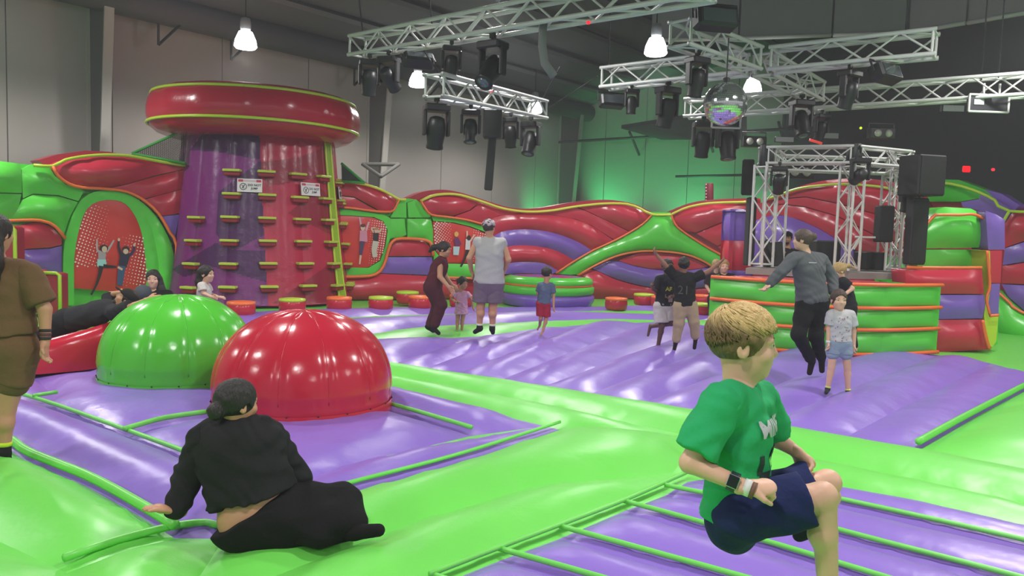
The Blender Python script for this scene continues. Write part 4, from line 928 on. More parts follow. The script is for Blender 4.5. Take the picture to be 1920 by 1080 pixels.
moving_head(X[2]+(XC-X[2])*.22+np.array([0, 0, -.18]), .5, .2, .9, 'large moving head under the near arm of the truss cross')
moving_head(X[3]+(XC-X[3])*.25+np.array([0, 0, -.18]), .2, -.4, 1.1, 'moving head under the far arm of the truss cross'); moving_head(X[1]+(XC-X[1])*.45+np.array([0, 0, -.2]), .6, .3, .9, 'moving head under the right arm of the truss cross')
moving_head(T4a+(T4b-T4a)*.06+np.array([0, 0, -.2]), 0, .3, 1.2, 'moving head at the left end of the right truss'); moving_head(T4a+(T4b-T4a)*.14+np.array([0, 0, -.2]), .3, -.2, 1.3, 'moving head second along the right truss, behind the mirror ball')
moving_head(T4a+(T4b-T4a)*.42+np.array([0, 0, -.22]), .3, .3, .8, 'moving head hanging from the middle of the right truss')
# wide flood and folded lights on the long truss
def par(p, yaw, tilt, s, label):
    r = empty('flood_light', p, label, 'stage light'); R = Matrix.Rotation(yaw, 3, 'Z') @ Matrix.Rotation(tilt, 3, 'X')
    g = G(); g.box((0, 0, -.16), (.5, .22, .24), bev=.03); g.V = [tuple(np.array(p)+np.array(R @ Vector(v))*s) for v in g.V]; g.build('housing', M_BLACK, r)
    g = G(); g.tube([(-.28, 0, -.16), (-.28, 0, .02), (.28, 0, .02), (.28, 0, -.16)], .016, 6); g.V = [tuple(np.array(p)+np.array(R @ Vector(v))*s) for v in g.V]; g.build('bracket', M_DARK, r)
    g = G(); g.box((0, -.112, -.16), (.4, .01, .16)); g.V = [tuple(np.array(p)+np.array(R @ Vector(v))*s) for v in g.V]; g.build('glass', mat('lens_glass', '#6d747a', .08, .6), r)
par(T1p(.25, -.3), .3, -.9, .9, 'wide dark flood light under the long truss'); par(at(1146, 176, 13.6), .3, -.3, .9, 'boxy flood light below the left tip of the truss cross')
par(X[1]+(XC-X[1])*.28+np.array([0, 0, -.2]), .6, -.4, 1.0, 'wide flood light under the right arm of the truss cross'); par(at(1340, 12, 10.2), .2, -.2, 1.1, 'dark flood light above the truss cross at the top edge')
# white cable sleeve hanging from the long truss
pa = T1p(.64, -.12); o = tube('cable_sleeve', [pa, pa+np.array([.0, 0, -.28]), pa+np.array([.04, 0, -.5]), pa+np.array([.16, 0, -.66])], .055, mat('sleeve_grey', '#77777a', .7), None, 10); tagit(o, 'grey fabric cable sleeve hanging from the long truss', 'cable sleeve')
# hanging column speaker
sp_ = T2p(.5, -.12); r = empty('column_speaker', sp_, 'black box and slim column speaker hanging from the short truss', 'speaker')
g = G(); g.box(sp_+np.array([0, 0, -.28]), (.3, .25, .46), bev=.02); g.build('speaker_box', M_BLACK, r)
g = G(); g.box(sp_+np.array([-.02, 0, -.92]), (.13, .14, .84), Matrix.Rotation(math.radians(3), 3, 'Y'), bev=.015); g.build('speaker_column', M_BLACK, r)
g = G(); g.tube([sp_, sp_+np.array([0, 0, -.08])], .02, 6); g.build('bracket', M_DARK, r)

# ---------------- mirror ball
MB = at(1360, 195, 10.9); r = empty('mirror_ball', MB, 'mirror ball hanging below the truss cross', 'mirror ball'); R0 = .3
V = []; F = []; rows_ = 30
M_MIR = mat('mirror_tile', '#e6e8ea', .1, .9, bump=.03, bscale=30)
for j in range(rows_):
    t0, t1_ = math.pi*(j+.04)/rows_, math.pi*(j+.96)/rows_; n = max(4, int(2*rows_*math.sin((t0+t1_)/2)))
    for i in range(n):
        a0_, a1_ = 2*math.pi*(i+.03)/n, 2*math.pi*(i+.97)/n; k = len(V)
        for t, a in ((t0, a0_), (t1_, a0_), (t1_, a1_), (t0, a1_)): V.append((MB[0]+R0*math.sin(t)*math.cos(a), MB[1]+R0*math.sin(t)*math.sin(a), MB[2]+R0*math.cos(t)))
        F.append((k, k+1, k+2, k+3))
tagit(mk('mirror_tiles', V, F, M_MIR, r, False), kind='stuff')
g = G(); g.lathe([(.002, -.293)]+[(.293*math.cos(t), .293*math.sin(t)) for t in np.linspace(-1.5, 1.5, 16)]+[(.002, .293)], 32, c=MB); g.build('core', mat('core_grey', '#9a9da0', .2, .9), r, True)
g = G(); g.lathe([(.05, .29), (.05, .35), (.03, .36)], 12, c=MB); g.tube([MB+np.array([0, 0, .35]), MB+np.array([0, 0, .9])], .01, 5); g.build('hanger', M_DARK, r)

# ---------------- blinders, par boxes and flat LED panels in the dark behind
M_EYE = mat('blinder_eye', '#c9c5bd', .25, .3)
def blinder(x, y, d, w, h, label, eyes=2, frame=M_BLACK, back=M_BLACK):
    p = at(x, y, d); r = empty('blinder_light', p, label, 'stage light'); g = G(); g.box(p, (w, .18, h), bev=.015); g.build('housing', back, r)
    for k in range(eyes):
        q = p+np.array([(k-(eyes-1)/2)*w*.42, -.09, 0]); g = G(); g.lathe([(h*.34, 0), (h*.33, .02), (h*.2, .05), (.005, .06)], 16, Matrix.Rotation(math.pi/2, 3, 'X'), q); g.build('lamp_eye', M_EYE, r, True)
    g = G(); g.tube([p+np.array([-w/2, 0, 0]), p+np.array([-w/2, 0, h*.9]), p+np.array([w/2, 0, h*.9]), p+np.array([w/2, 0, 0])], .014, 5); g.build('bracket', frame, r)
blinder(1413, 266, 16.5, .5, .22, 'two-eyed blinder light below the mirror ball'); blinder(1652, 251, 15.5, .5, .22, 'two-eyed blinder light above the stage truss on the right'); blinder(1498, 323, 14.6, .52, .24, 'two-eyed blinder light inside the stage truss')
for x, y, d, w, h, lb in ((1470, 262, 17, .4, .12, 'flat grey light box right of the lower blinder'), (1553, 255, 17, .42, .13, 'flat grey light box above the middle of the stage truss'), (1512, 220, 17.5, .36, .12, 'flat grey light box under the right truss'), (1785, 204, 15, .42, .13, 'flat grey light box left of the chrome blinder'), (1537, 213, 17, .22, .16, 'small grey light box under the right truss')):
    p = at(x, y, d); r = empty('light_box', p, lb, 'stage light'); g = G(); g.box(p, (w, .1, h), bev=.01); g.build('housing', M_DARK, r); g = G(); g.box(p+np.array([0, -.055, 0]), (w*.94, .01, h*.86)); g.build('front_glass', mat('box_glass', '#85888a', .4), r)
    g = G(); g.tube([p+np.array([0, 0, h/2]), p+np.array([0, 0, h/2+.5])], .012, 5); g.build('stem', M_DARK, r)
def chrome_frame(x, y, d, w, h, label):
    p = at(x, y, d); r = empty('strobe_light', p, label, 'stage light')
    for a, b in (((-1, -1), (1, -1)), ((1, -1), (1, 1)), ((1, 1), (-1, 1)), ((-1, 1), (-1, -1))): rod('frame_bar', p+np.array([a[0]*w/2, -.06, a[1]*h/2]), p+np.array([b[0]*w/2, -.06, b[1]*h/2]), .02, r)
    g = G(); g.box(p, (w*.95, .1, h*.9)); g.build('housing', M_DARK, r); g = G(); g.box(p+np.array([-w*.25, -.055, .02]), (w*.25, .02, h*.3)); g.build('reflector', mat('strobe_white', '#c9ccd0', .3), r)
    rod('hook', p+np.array([-w*.1, 0, h/2]), p+np.array([-w*.1, 0, h/2+.2]), .02, r); rod('hook', p+np.array([w*.3, 0, h/2]), p+np.array([w*.3, 0, h/2+.2]), .02, r)
chrome_frame(1850, 195, 13.2, .66, .28, 'chrome framed strobe light hanging at the right'); chrome_frame(1360, 230, 14.4, .52, .2, 'chrome framed strobe light behind the mirror ball')
# small coloured indicator lights
for x, y, d, h, lb in ((1614, 240, 16, '#c8ff20', 'tiny yellow-green indicator light in the dark above the stage'), (1812, 317, 20, '#ff1020', 'red lit exit sign in the dark at the right'), (1103, 42, 9.6, '#ff2030', 'tiny red indicator light on the long truss'), (922, 172, 12.5, '#ff2030', 'tiny red indicator light on the short truss'), (1862, 318, 20, '#ff3040', 'faint red light right of the red sign')):
    p = at(x, y, d); s_ = .1 if d < 18 else (.2 if x < 1850 else .09); g = G()
    if d < 18: g.lathe([(.002, -.025), (.018, -.017), (.025, 0), (.018, .017), (.002, .025)], 12, c=p); o = g.build('indicator_light', mat('ind'+h, h, .4, emit=1.6), None, True)
    else: g.box(p, (s_, .05, s_*.8), bev=.02); o = g.build('lit_sign', mat('ind'+h, h, .4, emit=1.0))
    tagit(o, lb, 'light')
# red bar light leaning above the stage truss, striped light stick on the back wall
o = tube('light_tube', [at(1518, 262, 16.5), at(1541, 269, 16.5)], .03, mat('tube_red', '#d0403a', .4, emit=.6), None, 6); tagit(o, 'thin red light tube slanting above the stage truss', 'light')
r = empty('light_stick', at(1329, 376, 22), 'tall stick of red and white light bars on the back wall', 'light')
for k in range(6): rod('light_bar', at(1323, 346+k*6, 22), at(1337, 346+k*6, 22), .022, r, mesh_data('bar', [v.co[:] for v in ROD.vertices], [tuple(p.vertices) for p in ROD.polygons], mat('bar_pink', '#d78aa0', .4, emit=.35)))
rod('backing', at(1330, 344, 22.05), at(1330, 378, 22.05), .12, r, mesh_data('backing', [v.co[:] for v in ROD.vertices], [tuple(p.vertices) for p in ROD.polygons], mat('bar_red', '#7a2030', .5)))
# steel wall bracket, wall plate
r = empty('wall_bracket', at(714, 320, 21.5), 'grey triangular steel bracket on the white wall right of the tower', 'bracket')
a, b, c_ = at(680, 308, 21.6), at(748, 308, 21.6), at(714, 331, 21.0)
for p, q in ((a, b), (a, c_), (b, c_)): rod('strut', p, q, .055, r, mesh_data('strut', [v.co[:] for v in ROD.vertices], [tuple(f.vertices) for f in ROD.polygons], M_STEELG))

# ================================================================== STAGE TOWER
SZ = 1.12
stp = [at(1398, 510, 12.9)[:2], at(1560, 521, 12.25)[:2], at(1715, 528, 12.7)[:2], at(1700, 500, 14.6)[:2], at(1430, 500, 14.6)[:2]]
st = empty('stage_deck', (4.6, 13.4, SZ-.15), 'grey wooden stage deck carrying the truss gate inside the booth', 'stage')
V = [(p[0], p[1], z) for z in (SZ-.1, SZ) for p in stp]; n = 5
mk('deck_board', V, [tuple(range(n))[::-1], tuple(range(n, 2*n))]+[(i, (i+1) % n, n+(i+1) % n, n+i) for i in range(n)], mat('deck_grey', '#8b8782', .7, var=.1), st, False)
tg = empty('stage_truss', (4.6, 13.2, SZ), 'silver truss gate standing on the stage with a ring beam', 'truss')
TOPZ = 2.84
leg = {'L1': at(1426, 508, 13.0), 'L2': at(1448, 500, 14.2), 'M': at(1586, 519, 12.45), 'R': at(1680, 529, 12.95), 'RB': at(1664, 500, 14.2)}
for k, p in leg.items(): truss(tg, (p[0], p[1], SZ+.03), (p[0], p[1], TOPZ),   .26, .27, .024, .0105, up=(.5, -.85, 0))
def top(k, dz=.15): p = leg[k]; return np.array([p[0], p[1], TOPZ+dz])
for a, b in (('L1', 'M'), ('M', 'R'), ('L1', 'L2'), ('R', 'RB'), ('L2', 'RB')): truss(tg, top(a), top(b), .26, .3, .024, .0105)
for k, p in leg.items(): rod('corner_block', top(k, -.02), top(k, .32), .12, tg, mesh_data('corner', [v.co[:] for v in ROD.vertices], [tuple(f.vertices) for f in ROD.polygons], M_DARK)) if k in ('L1', 'M') else None
def spk(x, y, d, w, dep, h, label, name='speaker', yaw=0.):
    p = at(x, y, d); r = empty(name, p-np.array([0, 0, h/2]), label, 'speaker'); R = Matrix.Rotation(yaw, 3, 'Z')
    g = G(); g.box(p, (w, dep, h), R, bev=.02); g.build('cabinet', mat('speaker_cabinet', '#1f2021', .7), r); g = G(); g.box(p+np.array(R @ Vector((0, -dep/2-.006, 0))), (w*.9, .012, h*.92), R); g.build('grille', mat('speaker_grille', '#111213', .8, bump=.4, bscale=200), r)
    return r, p
spk(1728, 330, 12.15, .5, .45, .62, 'big black loudspeaker topping the black column right of the stage', yaw=.25)
spk(1717, 434, 12.2, .27, .2, 1.04, 'tall black column speaker right of the stage truss', yaw=.1)
spk(1402, 333, 13.5, .2, .3, .6, 'black loudspeaker left of the stage truss', yaw=-.3); spk(1406, 434, 13.5, .12, .25, 1.18, 'slim black column speaker left of the stage truss')
r, p = spk(1657, 420, 12.4, .23, .22, .58, 'small black loudspeaker on a bracket inside the stage truss'); q = leg['M']
rod('bracket_arm', (q[0]+.1, q[1], p[2]-.22), (p[0], p[1], p[2]-.22), .018, r); rod('bracket_arm', (q[0]+.1, q[1], p[2]-.42), (p[0]-.35, p[1], p[2]-.22), .016, r); rod('bracket_post', (p[0], p[1], p[2]-.24), (p[0], p[1], p[2]-.1), .025, r)
spk(1632, 489, 13.3, .42, .35, .31, 'black monitor speaker on the deck behind the truss leg', yaw=.2); spk(1545, 477, 13.4, .42, .4, .48, 'black equipment case on the deck beside the disc jockey')
# tilted screen and controller in front of the disc jockey
r = empty('dj_console', at(1440, 508, 13.0), 'black disc jockey console with a tilted flat screen', 'dj console'); p = at(1450, 480, 13.4)+np.array([0, 0, .05])
g = G(); g.box(p+np.array([0, .1, -.02]), (.3, .35, .42), Matrix.Rotation(-.1, 3, 'Y'), bev=.02); g.build('console_case', M_BLACK, r); q = at(1438, 466, 13.45)
g = G(); g.box(q, (.09, .4, .34), Matrix.Rotation(-.5, 3, 'Y'), bev=.015); g.build('screen', M_BLACK, r)
moving_head(top('R', -.1)+np.array([-.05, -.36, 0]), .2, .2, .95, 'moving head hanging under the right corner of the stage truss'); moving_head(top('L1', .0)+np.array([.1, -.36, 0]), -.3, .6, .75, 'moving head on the left corner of the stage truss'); moving_head(top('M', .12)+np.array([-.05, -.38, 0]), 0, 1.3, .8, 'moving head on the front corner of the stage truss')
# ================================================================== PEOPLE: distance fields turned into one continuous surface
def nets(D, o, h):                                # surface nets
    S = D < 0; c = np.zeros(tuple(n-1 for n in D.shape), np.uint8)
    for i in (0, 1):
        for j in (0, 1):
            for k in (0, 1): c += S[i:i+c.shape[0], j:j+c.shape[1], k:k+c.shape[2]]
    act = (c > 0) & (c < 8); I = np.argwhere(act); idx = np.full(act.shape, -1, np.int64); idx[act] = np.arange(len(I))
    cor = np.array([(i, j, k) for i in (0, 1) for j in (0, 1) for k in (0, 1)]); val = np.stack([D[I[:, 0]+a, I[:, 1]+b, I[:, 2]+e] for a, b, e in cor], 1)
    acc = np.zeros((len(I), 3)); cnt = np.zeros(len(I))
    for a in range(8):
        for b in range(a+1, 8):
            if np.abs(cor[a]-cor[b]).sum() != 1: continue
            va, vb = val[:, a], val[:, b]; m = (va < 0) != (vb < 0); t = np.where(m, va/np.where(m, va-vb, 1), 0)
            acc += np.where(m[:, None], cor[a]+t[:, None]*(cor[b]-cor[a]), 0); cnt += m
    V = o+(I+acc/np.maximum(cnt, 1)[:, None])*h; F = []
    for ax in range(3):
        sl = [slice(1, -1)]*3; sl[ax] = slice(0, -1); sh = list(sl); sh[ax] = slice(1, None)
        A = S[tuple(sl)]; Bm = S[tuple(sh)]; ed = np.argwhere(A != Bm)
        if not len(ed): continue
        base = ed.copy(); off = np.ones(3, int); off[ax] = 0; base = base+off
        u, v = (ax+1) % 3, (ax+2) % 3; q = []
        for du, dv in ((-1, -1), (0, -1), (0, 0), (-1, 0)):
            p = base.copy(); p[:, u] += du; p[:, v] += dv; q.append(idx[p[:, 0], p[:, 1], p[:, 2]])
        q = np.stack(q, 1); fl_ = Bm[tuple((ed).T)]
        q[fl_] = q[fl_][:, ::-1]; F.append(q)
    F = np.vstack(F); return V, F[(F >= 0).all(1)]
class Sdf:
    def __init__(s): s.P = []
    def cone(s, a, b, ra, rb=None, k=.02, flat=None, op='u'): s.P.append(('c', np.array(a, float), np.array(b, float), ra, ra if rb is None else rb, k, flat, op)); return s
    def ball(s, a, r, k=.02, op='u'): return s.cone(a, np.array(a)+1e-5, r, r, k, None, op)
    def ell(s, c, R, rad, k=.02, op='u'): s.P.append(('e', np.array(c, float), np.array(R, float), np.array(rad, float), 0, k, None, op)); return s
    def cut(s, o, n): n = np.array(n, float); s.P.append(('h', np.array(o, float), n/np.linalg.norm(n), 0, 0, 0, None, 'i')); return s
    def mesh(s, h, noise=None):
        lo = np.full(3, 1e9); hi = -lo
        for p in s.P:
            if p[7] != 'u': continue
            if p[0] == 'c': r = max(p[3], p[4]); lo = np.minimum(lo, np.minimum(p[1], p[2])-r); hi = np.maximum(hi, np.maximum(p[1], p[2])+r)
            else: r = p[3].max(); lo = np.minimum(lo, p[1]-r); hi = np.maximum(hi, p[1]+r)
        lo -= 3*h+.012; hi += 3*h+.012; n = np.ceil((hi-lo)/h).astype(int)+1; D = np.full(tuple(n), 10., np.float32)
        ax = [lo[i]+np.arange(n[i])*h for i in range(3)]
        for p in s.P:
            if p[0] == 'h': bl_, bh = lo, hi
            elif p[0] == 'c': r = max(p[3], p[4])+p[5]+3*h; bl_, bh = np.minimum(p[1], p[2])-r, np.maximum(p[1], p[2])+r
            else: r = p[3].max()+p[5]+3*h; bl_, bh = p[1]-r, p[1]+r
            i0 = np.clip(((bl_-lo)/h).astype(int), 0, n-1); i1 = np.clip(((bh-lo)/h).astype(int)+2, 1, n)
            sl = tuple(slice(a, b) for a, b in zip(i0, i1))
            if any(b <= a for a, b in zip(i0, i1)): continue
            Xg = np.stack(np.meshgrid(*[ax[i][sl[i]] for i in range(3)], indexing='ij'), -1)
            if p[0] == 'h': d = (Xg-p[1]) @ p[2]
            elif p[0] == 'c':
                v = Xg-p[1]; ba = p[2]-p[1]; t = np.clip((v @ ba)/ba.dot(ba), 0, 1); v = v-t[..., None]*ba; r = p[3]+(p[4]-p[3])*t
                if p[6] is not None:
                    e, f = p[6]; w = v @ e; d = np.sqrt(np.maximum((v*v).sum(-1)+(f*f-1)*w*w, 0))-r
                else: d = np.sqrt((v*v).sum(-1))-r
            else:
                q = (Xg-p[1]) @ p[2]; k0 = np.sqrt(((q/p[3])**2).sum(-1)); k1 = np.sqrt(((q/p[3]**2)**2).sum(-1))+1e-9; d = k0*(k0-1)/k1
            c = D[sl]
            if p[7] == 'u':
                k = p[5]; m = np.clip(k-np.abs(c-d), 0, None); D[sl] = np.minimum(c, d)-m*m/(4*k) if k > 0 else np.minimum(c, d)
            elif p[7] == 's': D[sl] = np.maximum(c, -d)
            else: D[sl] = np.maximum(c, d)
        if noise:
            amp, fr = noise[:2]; Xg = np.meshgrid(*ax, indexing='ij')
            D += (amp*np.sin(Xg[0]*fr+2*np.sin(Xg[2]*fr*.6))*np.sin(Xg[2]*fr*1.3+1.7*np.sin(Xg[1]*fr*.8))).astype(np.float32)
        if noise and len(noise) > 2:
            a2, f2 = noise[2:]; x_, y_, z_ = Xg
            D += (a2*np.sin(f2*(z_+.22*np.sin(5*x_+1)+.05*np.sin(17*x_+9*y_)))*(.5+.5*np.sin(8*x_+11*z_+6*y_))).astype(np.float32)
        D[0] = D[-1] = 1; D[:, 0] = D[:, -1] = 1; D[:, :, 0] = D[:, :, -1] = 1
        return nets(D, lo, h)
def join(L):
    V = []; F = []; k = 0
    for v, f in L: V.append(v); F.append(f+k); k += len(v)
    return np.vstack(V), np.vstack(F)
nz = lambda v: np.array(v, float)/(np.linalg.norm(v)+1e-9)
def head_frame(yaw, pitch=0, tilt=0):             # yaw 0 looks at the camera, 90 looks right; columns: right, forward, up
    y = math.radians(yaw); f = np.array([math.sin(y), -math.cos(y), 0.]); u = np.array([0, 0, 1.]); p = math.radians(pitch)
    f, u = f*math.cos(p)+u*math.sin(p), u*math.cos(p)-f*math.sin(p); r = np.cross(f, u); t = math.radians(tilt)
    r, u = r*math.cos(t)+u*math.sin(t), u*math.cos(t)-r*math.sin(t); return np.stack([r, f, u], 1)
def hand_sdf(w, tip, nrm, s, curl=.5, thumb=1):
    """palm, four fingers in two bends and a thumb; w wrist, tip a point the hand points to, nrm out of the back of the hand"""
    d = nz(np.array(tip)-np.array(w)); nrm = np.array(nrm, float); nrm = nz(nrm-d*nrm.dot(d)); sd = np.cross(d, nrm); S = Sdf(); w = np.array(w, float)
    S.cone(w-d*.03*s, w+d*.02*s, .026*s, .027*s); S.cone(w+d*.02*s, w+d*.075*s, .034*s, .04*s, .015, (nrm, 1.9))
    for k, (o, L) in enumerate(((-.03, .062), (-.0105, .074), (.0105, .07), (.03, .056))):
        b = w+d*.078*s+sd*o*s; a1 = curl*.9; a2 = curl*2.0; L *= s
        p1 = b+(d*math.cos(a1)-nrm*math.sin(a1))*L*.55; p2 = p1+(d*math.cos(a2)-nrm*math.sin(a2))*L*.5
        S.cone(b-d*.01*s, p1, .0098*s, .009*s, .005*s); S.cone(p1, p2, .009*s, .0072*s, .004*s)
    b = w+d*.025*s+sd*.03*s*thumb; p1 = b+(sd*thumb*.55+d*.75-nrm*.35)*.04*s; p2 = p1+(d*.9-nrm*(.3+curl*.4)+sd*thumb*.1)*.03*s
    S.cone(b, p1, .0135*s, .0115*s, .012*s); S.cone(p1, p2, .011*s, .0085*s, .004*s); return S
SKIN = {'fair': '#d3a58c', 'pink': '#d8a695', 'tan': '#bd8a6b', 'brown': '#8a5d48', 'dark': '#5f4036'}
def skin(t): return mat('skin_'+t, SKIN[t], .5, bump=.05, bscale=60, var=.05, vscale=6)
def cloth(h, b=.35): return mat('cloth_'+h, '#'+h, .85, bump=b, bscale=28, var=.07, vscale=9, spec=.25, bdist=.012)
def hairm(h): return mat('hair_'+h, '#'+h, .55, bump=.8, bscale=26, stretch=(3, 3, .7), var=.25, vscale=14, bdist=.015)
BVH = {}
def hair2(h1, h2):
    m = hairm(h1).copy(); nt = m.node_tree; b = nt.nodes['Principled BSDF']; at_ = nt.nodes.new('ShaderNodeAttribute'); at_.attribute_name = 'tone'
    old = b.inputs['Base Color'].links[0].from_socket; mx = nt.nodes.new('ShaderNodeMix'); mx.data_type = 'RGBA'; mx.inputs[7].default_value = lin(h2)
    nt.links.new(at_.outputs['Fac'], mx.inputs[0]); nt.links.new(old, mx.inputs[6]); nt.links.new(mx.outputs[2], b.inputs['Base Color']); return m
def set_tone(o, t_): a = o.data.attributes.new('tone', 'FLOAT', 'POINT'); a.data.foreach_set('value', np.asarray(t_, np.float32))
def person(label, D, J, yaw, head, tone='fair', hair='2a1d18', style='short', shirt=None, pants=None, socks=None, s=1., bw=1., vox=.011, pitch=0, tilt=0, flat=None, hands=(.5, .5), seat_w=.09, extra=None, group=None, detail=False, hn=None, eyes=True, hem=.86, legs=True, pw=.8, pcut=False, lgm=1., folds=.006, drape=0.):
    P = {k: at(v[0], v[1], D+(v[2] if len(v) > 2 else 0)) for k, v in J.items()}
    lat = nz(P['sr']-P['sl']); mid = (P['sl']+P['sr'])/2; spine = nz(P['pv']-mid); lat_p = nz(lat-spine*lat.dot(spine)); fr = nz(np.cross(lat_p, spine)) if flat is None else nz(flat)
    hw = seat_w*s*(.5+.5*bw)
    for k, sg in (('hl', -1), ('hr', 1)):
        if k not in P: P[k] = P['pv']+lat_p*sg*hw+spine*.02*s
    pts = np.array(list(P.values())); base = np.array([P['pv'][0], P['pv'][1], max(-.02, pts[:, 2].min()-.03)])
    root = empty('person', base, label, 'person', group)
    H = head; HC = P['hd']; R = head_frame(yaw, pitch, tilt); hp = lambda r_, f_, u_: HC+R @ (np.array([r_, f_, u_])*H)
    nk = P.get('nk', mid-spine*.05*s)
    # ---- body
    B = Sdf(); cv = .9
    def torso(S, e, m=1.0, lo_t=1.0):
        S.cone(P['sl']+lat*.03*s, P['sr']-lat*.03*s, .062*s*m+e, None, .05*s, (fr, 1.15))
        c = mid+(P['pv']-mid)*.28; w = mid+(P['pv']-mid)*.66
        S.cone(c, w, .158*s*bw*m+e, .138*s*bw*m+e, .06*s, (fr, 1.38)); S.cone(w, P['pv']+(w-P['pv'])*(1-lo_t), .138*s*bw*m+e, .165*s*bw*m+e, .06*s, (fr, 1.32))
        S.cone(nk, c, .05*s, .12*s*bw*m+e, .05*s, (fr, 1.2))
    torso(B, 0, .9); B.cone(nk+spine*.03*s, hp(0, -.1, -.25), .22*H, .2*H, .03*s)
    ARM = (.05, .04, .041, .029); LEG = (.088, .058, .056, .037)
    lb = .75+.25*bw; LEG = tuple(v*lgm for v in LEG)
    for a in 'lr':
        B.cone(P['s'+a], P['e'+a], ARM[0]*s*lb, ARM[1]*s*lb, .02*s); B.cone(P['e'+a], P['w'+a], ARM[2]*s*lb, ARM[3]*s, .015*s)
        if legs:
            c_ = P['k'+a]+(P['a'+a]-P['k'+a])*.3; lg = nz(P['a'+a]-P['k'+a]); bk = -nz(fr-lg*fr.dot(lg)); tw_ = nz(P['t'+a]-P['a'+a])
            B.cone(P['h'+a], P['k'+a], LEG[0]*s*lb*.93, LEG[1]*s*lb, .03*s); B.cone(P['k'+a], P['a'+a], LEG[2]*s*lb, LEG[3]*s, .02*s); B.ball(c_-nz(tw_-lg*tw_.dot(lg))*.018*s, .054*s*lb, .03*s)
            B.cone(P['a'+a]+lg*.03*s-tw_*.03*s, P['t'+a], .034*s, .026*s, .02*s)
    def head_sdf(S):
        S.ell(hp(0, -.06, .12), R, np.array([.335, .42, .38])*H, .03*H); S.ell(hp(0, .1, -.17), R, np.array([.265, .29, .33])*H, .12*H); S.ball(hp(0, .24, -.385), .095*H, .1*H)
        S.cone(hp(0, .345, .03), hp(0, .40, -.10), .035*H, .055*H, .06*H); S.ball(hp(.05, .37, -.115), .035*H, .03*H); S.ball(hp(-.05, .37, -.115), .035*H, .03*H)
        S.cone(hp(-.2, .3, .1), hp(.2, .3, .1), .05*H, None, .08*H); S.cone(hp(-.07, .345, -.235), hp(.07, .345, -.235), .032*H, None, .035*H)
        for sg in (-1, 1):
            S.ball(hp(.145*sg, .385, .03), .055*H, 0, 's'); S.ball(hp(.17*sg, .26, -.12), .1*H, .08*H)
            S.ell(hp(.345*sg, -.06, -.04), R, np.array([.035, .09, .135])*H, .02*H); S.ell(hp(.385*sg, -.05, -.03), R, np.array([.03, .045, .075])*H, 0, 's')
    HS = Sdf(); head_sdf(HS); HS.cone(nk+spine*.03*s, hp(0, -.1, -.25), .22*H, .2*H, .04*s)
    parts = [B.mesh(vox), HS.mesh(min(vox, .022*H) if detail else .032*H)]
    for i, a in enumerate('lr'):
        if hands[i] is None: continue
        d_ = P['w'+a]-P['e'+a]; tip = P.get('f'+a, P['w'+a]+d_); n_ = hn[i] if hn else np.cross(nz(d_), fr)*(1 if a == 'l' else -1)+np.array([0, 0, .3])
        parts.append(hand_sdf(P['w'+a], tip, n_, s*1.02, hands[i], 1 if a == 'l' else -1).mesh(.0026 if detail else .0062))
    body = mk('body', *join(parts), skin(tone), root)
    # ---- face
    if eyes:
        for sg in (-1, 1):
            g = G()
            for (rr, fo, mm) in ((.047, .317, 0), (.03, .34, 1)):
                g.lathe([(.002, -rr*H)]+[(rr*H*math.cos(t), rr*H*math.sin(t)) for t in np.linspace(-1.3, 1.3, 7)]+[(.002, rr*H)], 12, c=hp(.145*sg, fo, .03), m=mm)
            g.build('eye', [mat('eye_white', '#bdb5ad', .35), mat('eye_iris', '#2c221e', .2)], root, True)
        for sg in (-1, 1): g = G(); g.tube([hp(.06*sg, .36, .11), hp(.15*sg, .35, .135), hp(.24*sg, .27, .11)], .016*H, 6); g.build('eyebrow', hairm(hair), root, True)
        g = G(); g.tube([hp(-.1, .345, -.235), hp(-.04, .372, -.228), hp(.04, .372, -.228), hp(.1, .345, -.235)], .02*H, 6); g.build('lips', mat('lips', '#a8645c', .5), root, True)
    # ---- hair
    if style:
        S = Sdf(); t_ = .06 if style != 'shaved' else .02
        S.ell(hp(0, -.07, .14), R, np.array([.335+t_, .42+t_, .38+t_])*H, .02*H)
        if style in ('short', 'shaved', 'cap', 'curly'): S.ell(hp(0, .40, -.22), R, np.array([.43, .40, .53])*H, 0, 's'); S.cut(hp(0, -.3, -.22), R @ np.array([0, .25, -1.]))
        else: S.ell(hp(0, .46, -.2), R, np.array([.34, .42, .50])*H, 0, 's'); S.cut(hp(0, -.3, -.30), R @ np.array([0, .35, -1.]))
        # ears stay free
        for sg in (-1, 1): S.ell(hp(.40*sg, .05, -.1), R, np.array([.1, .13, .17])*H, 0, 's')
        if extra: extra(S, hp, H, R)
        V, F = S.mesh(.012*H*2 if not detail else .018*H, (.012*H if style != 'curly' else .03*H, 42/H*.22))
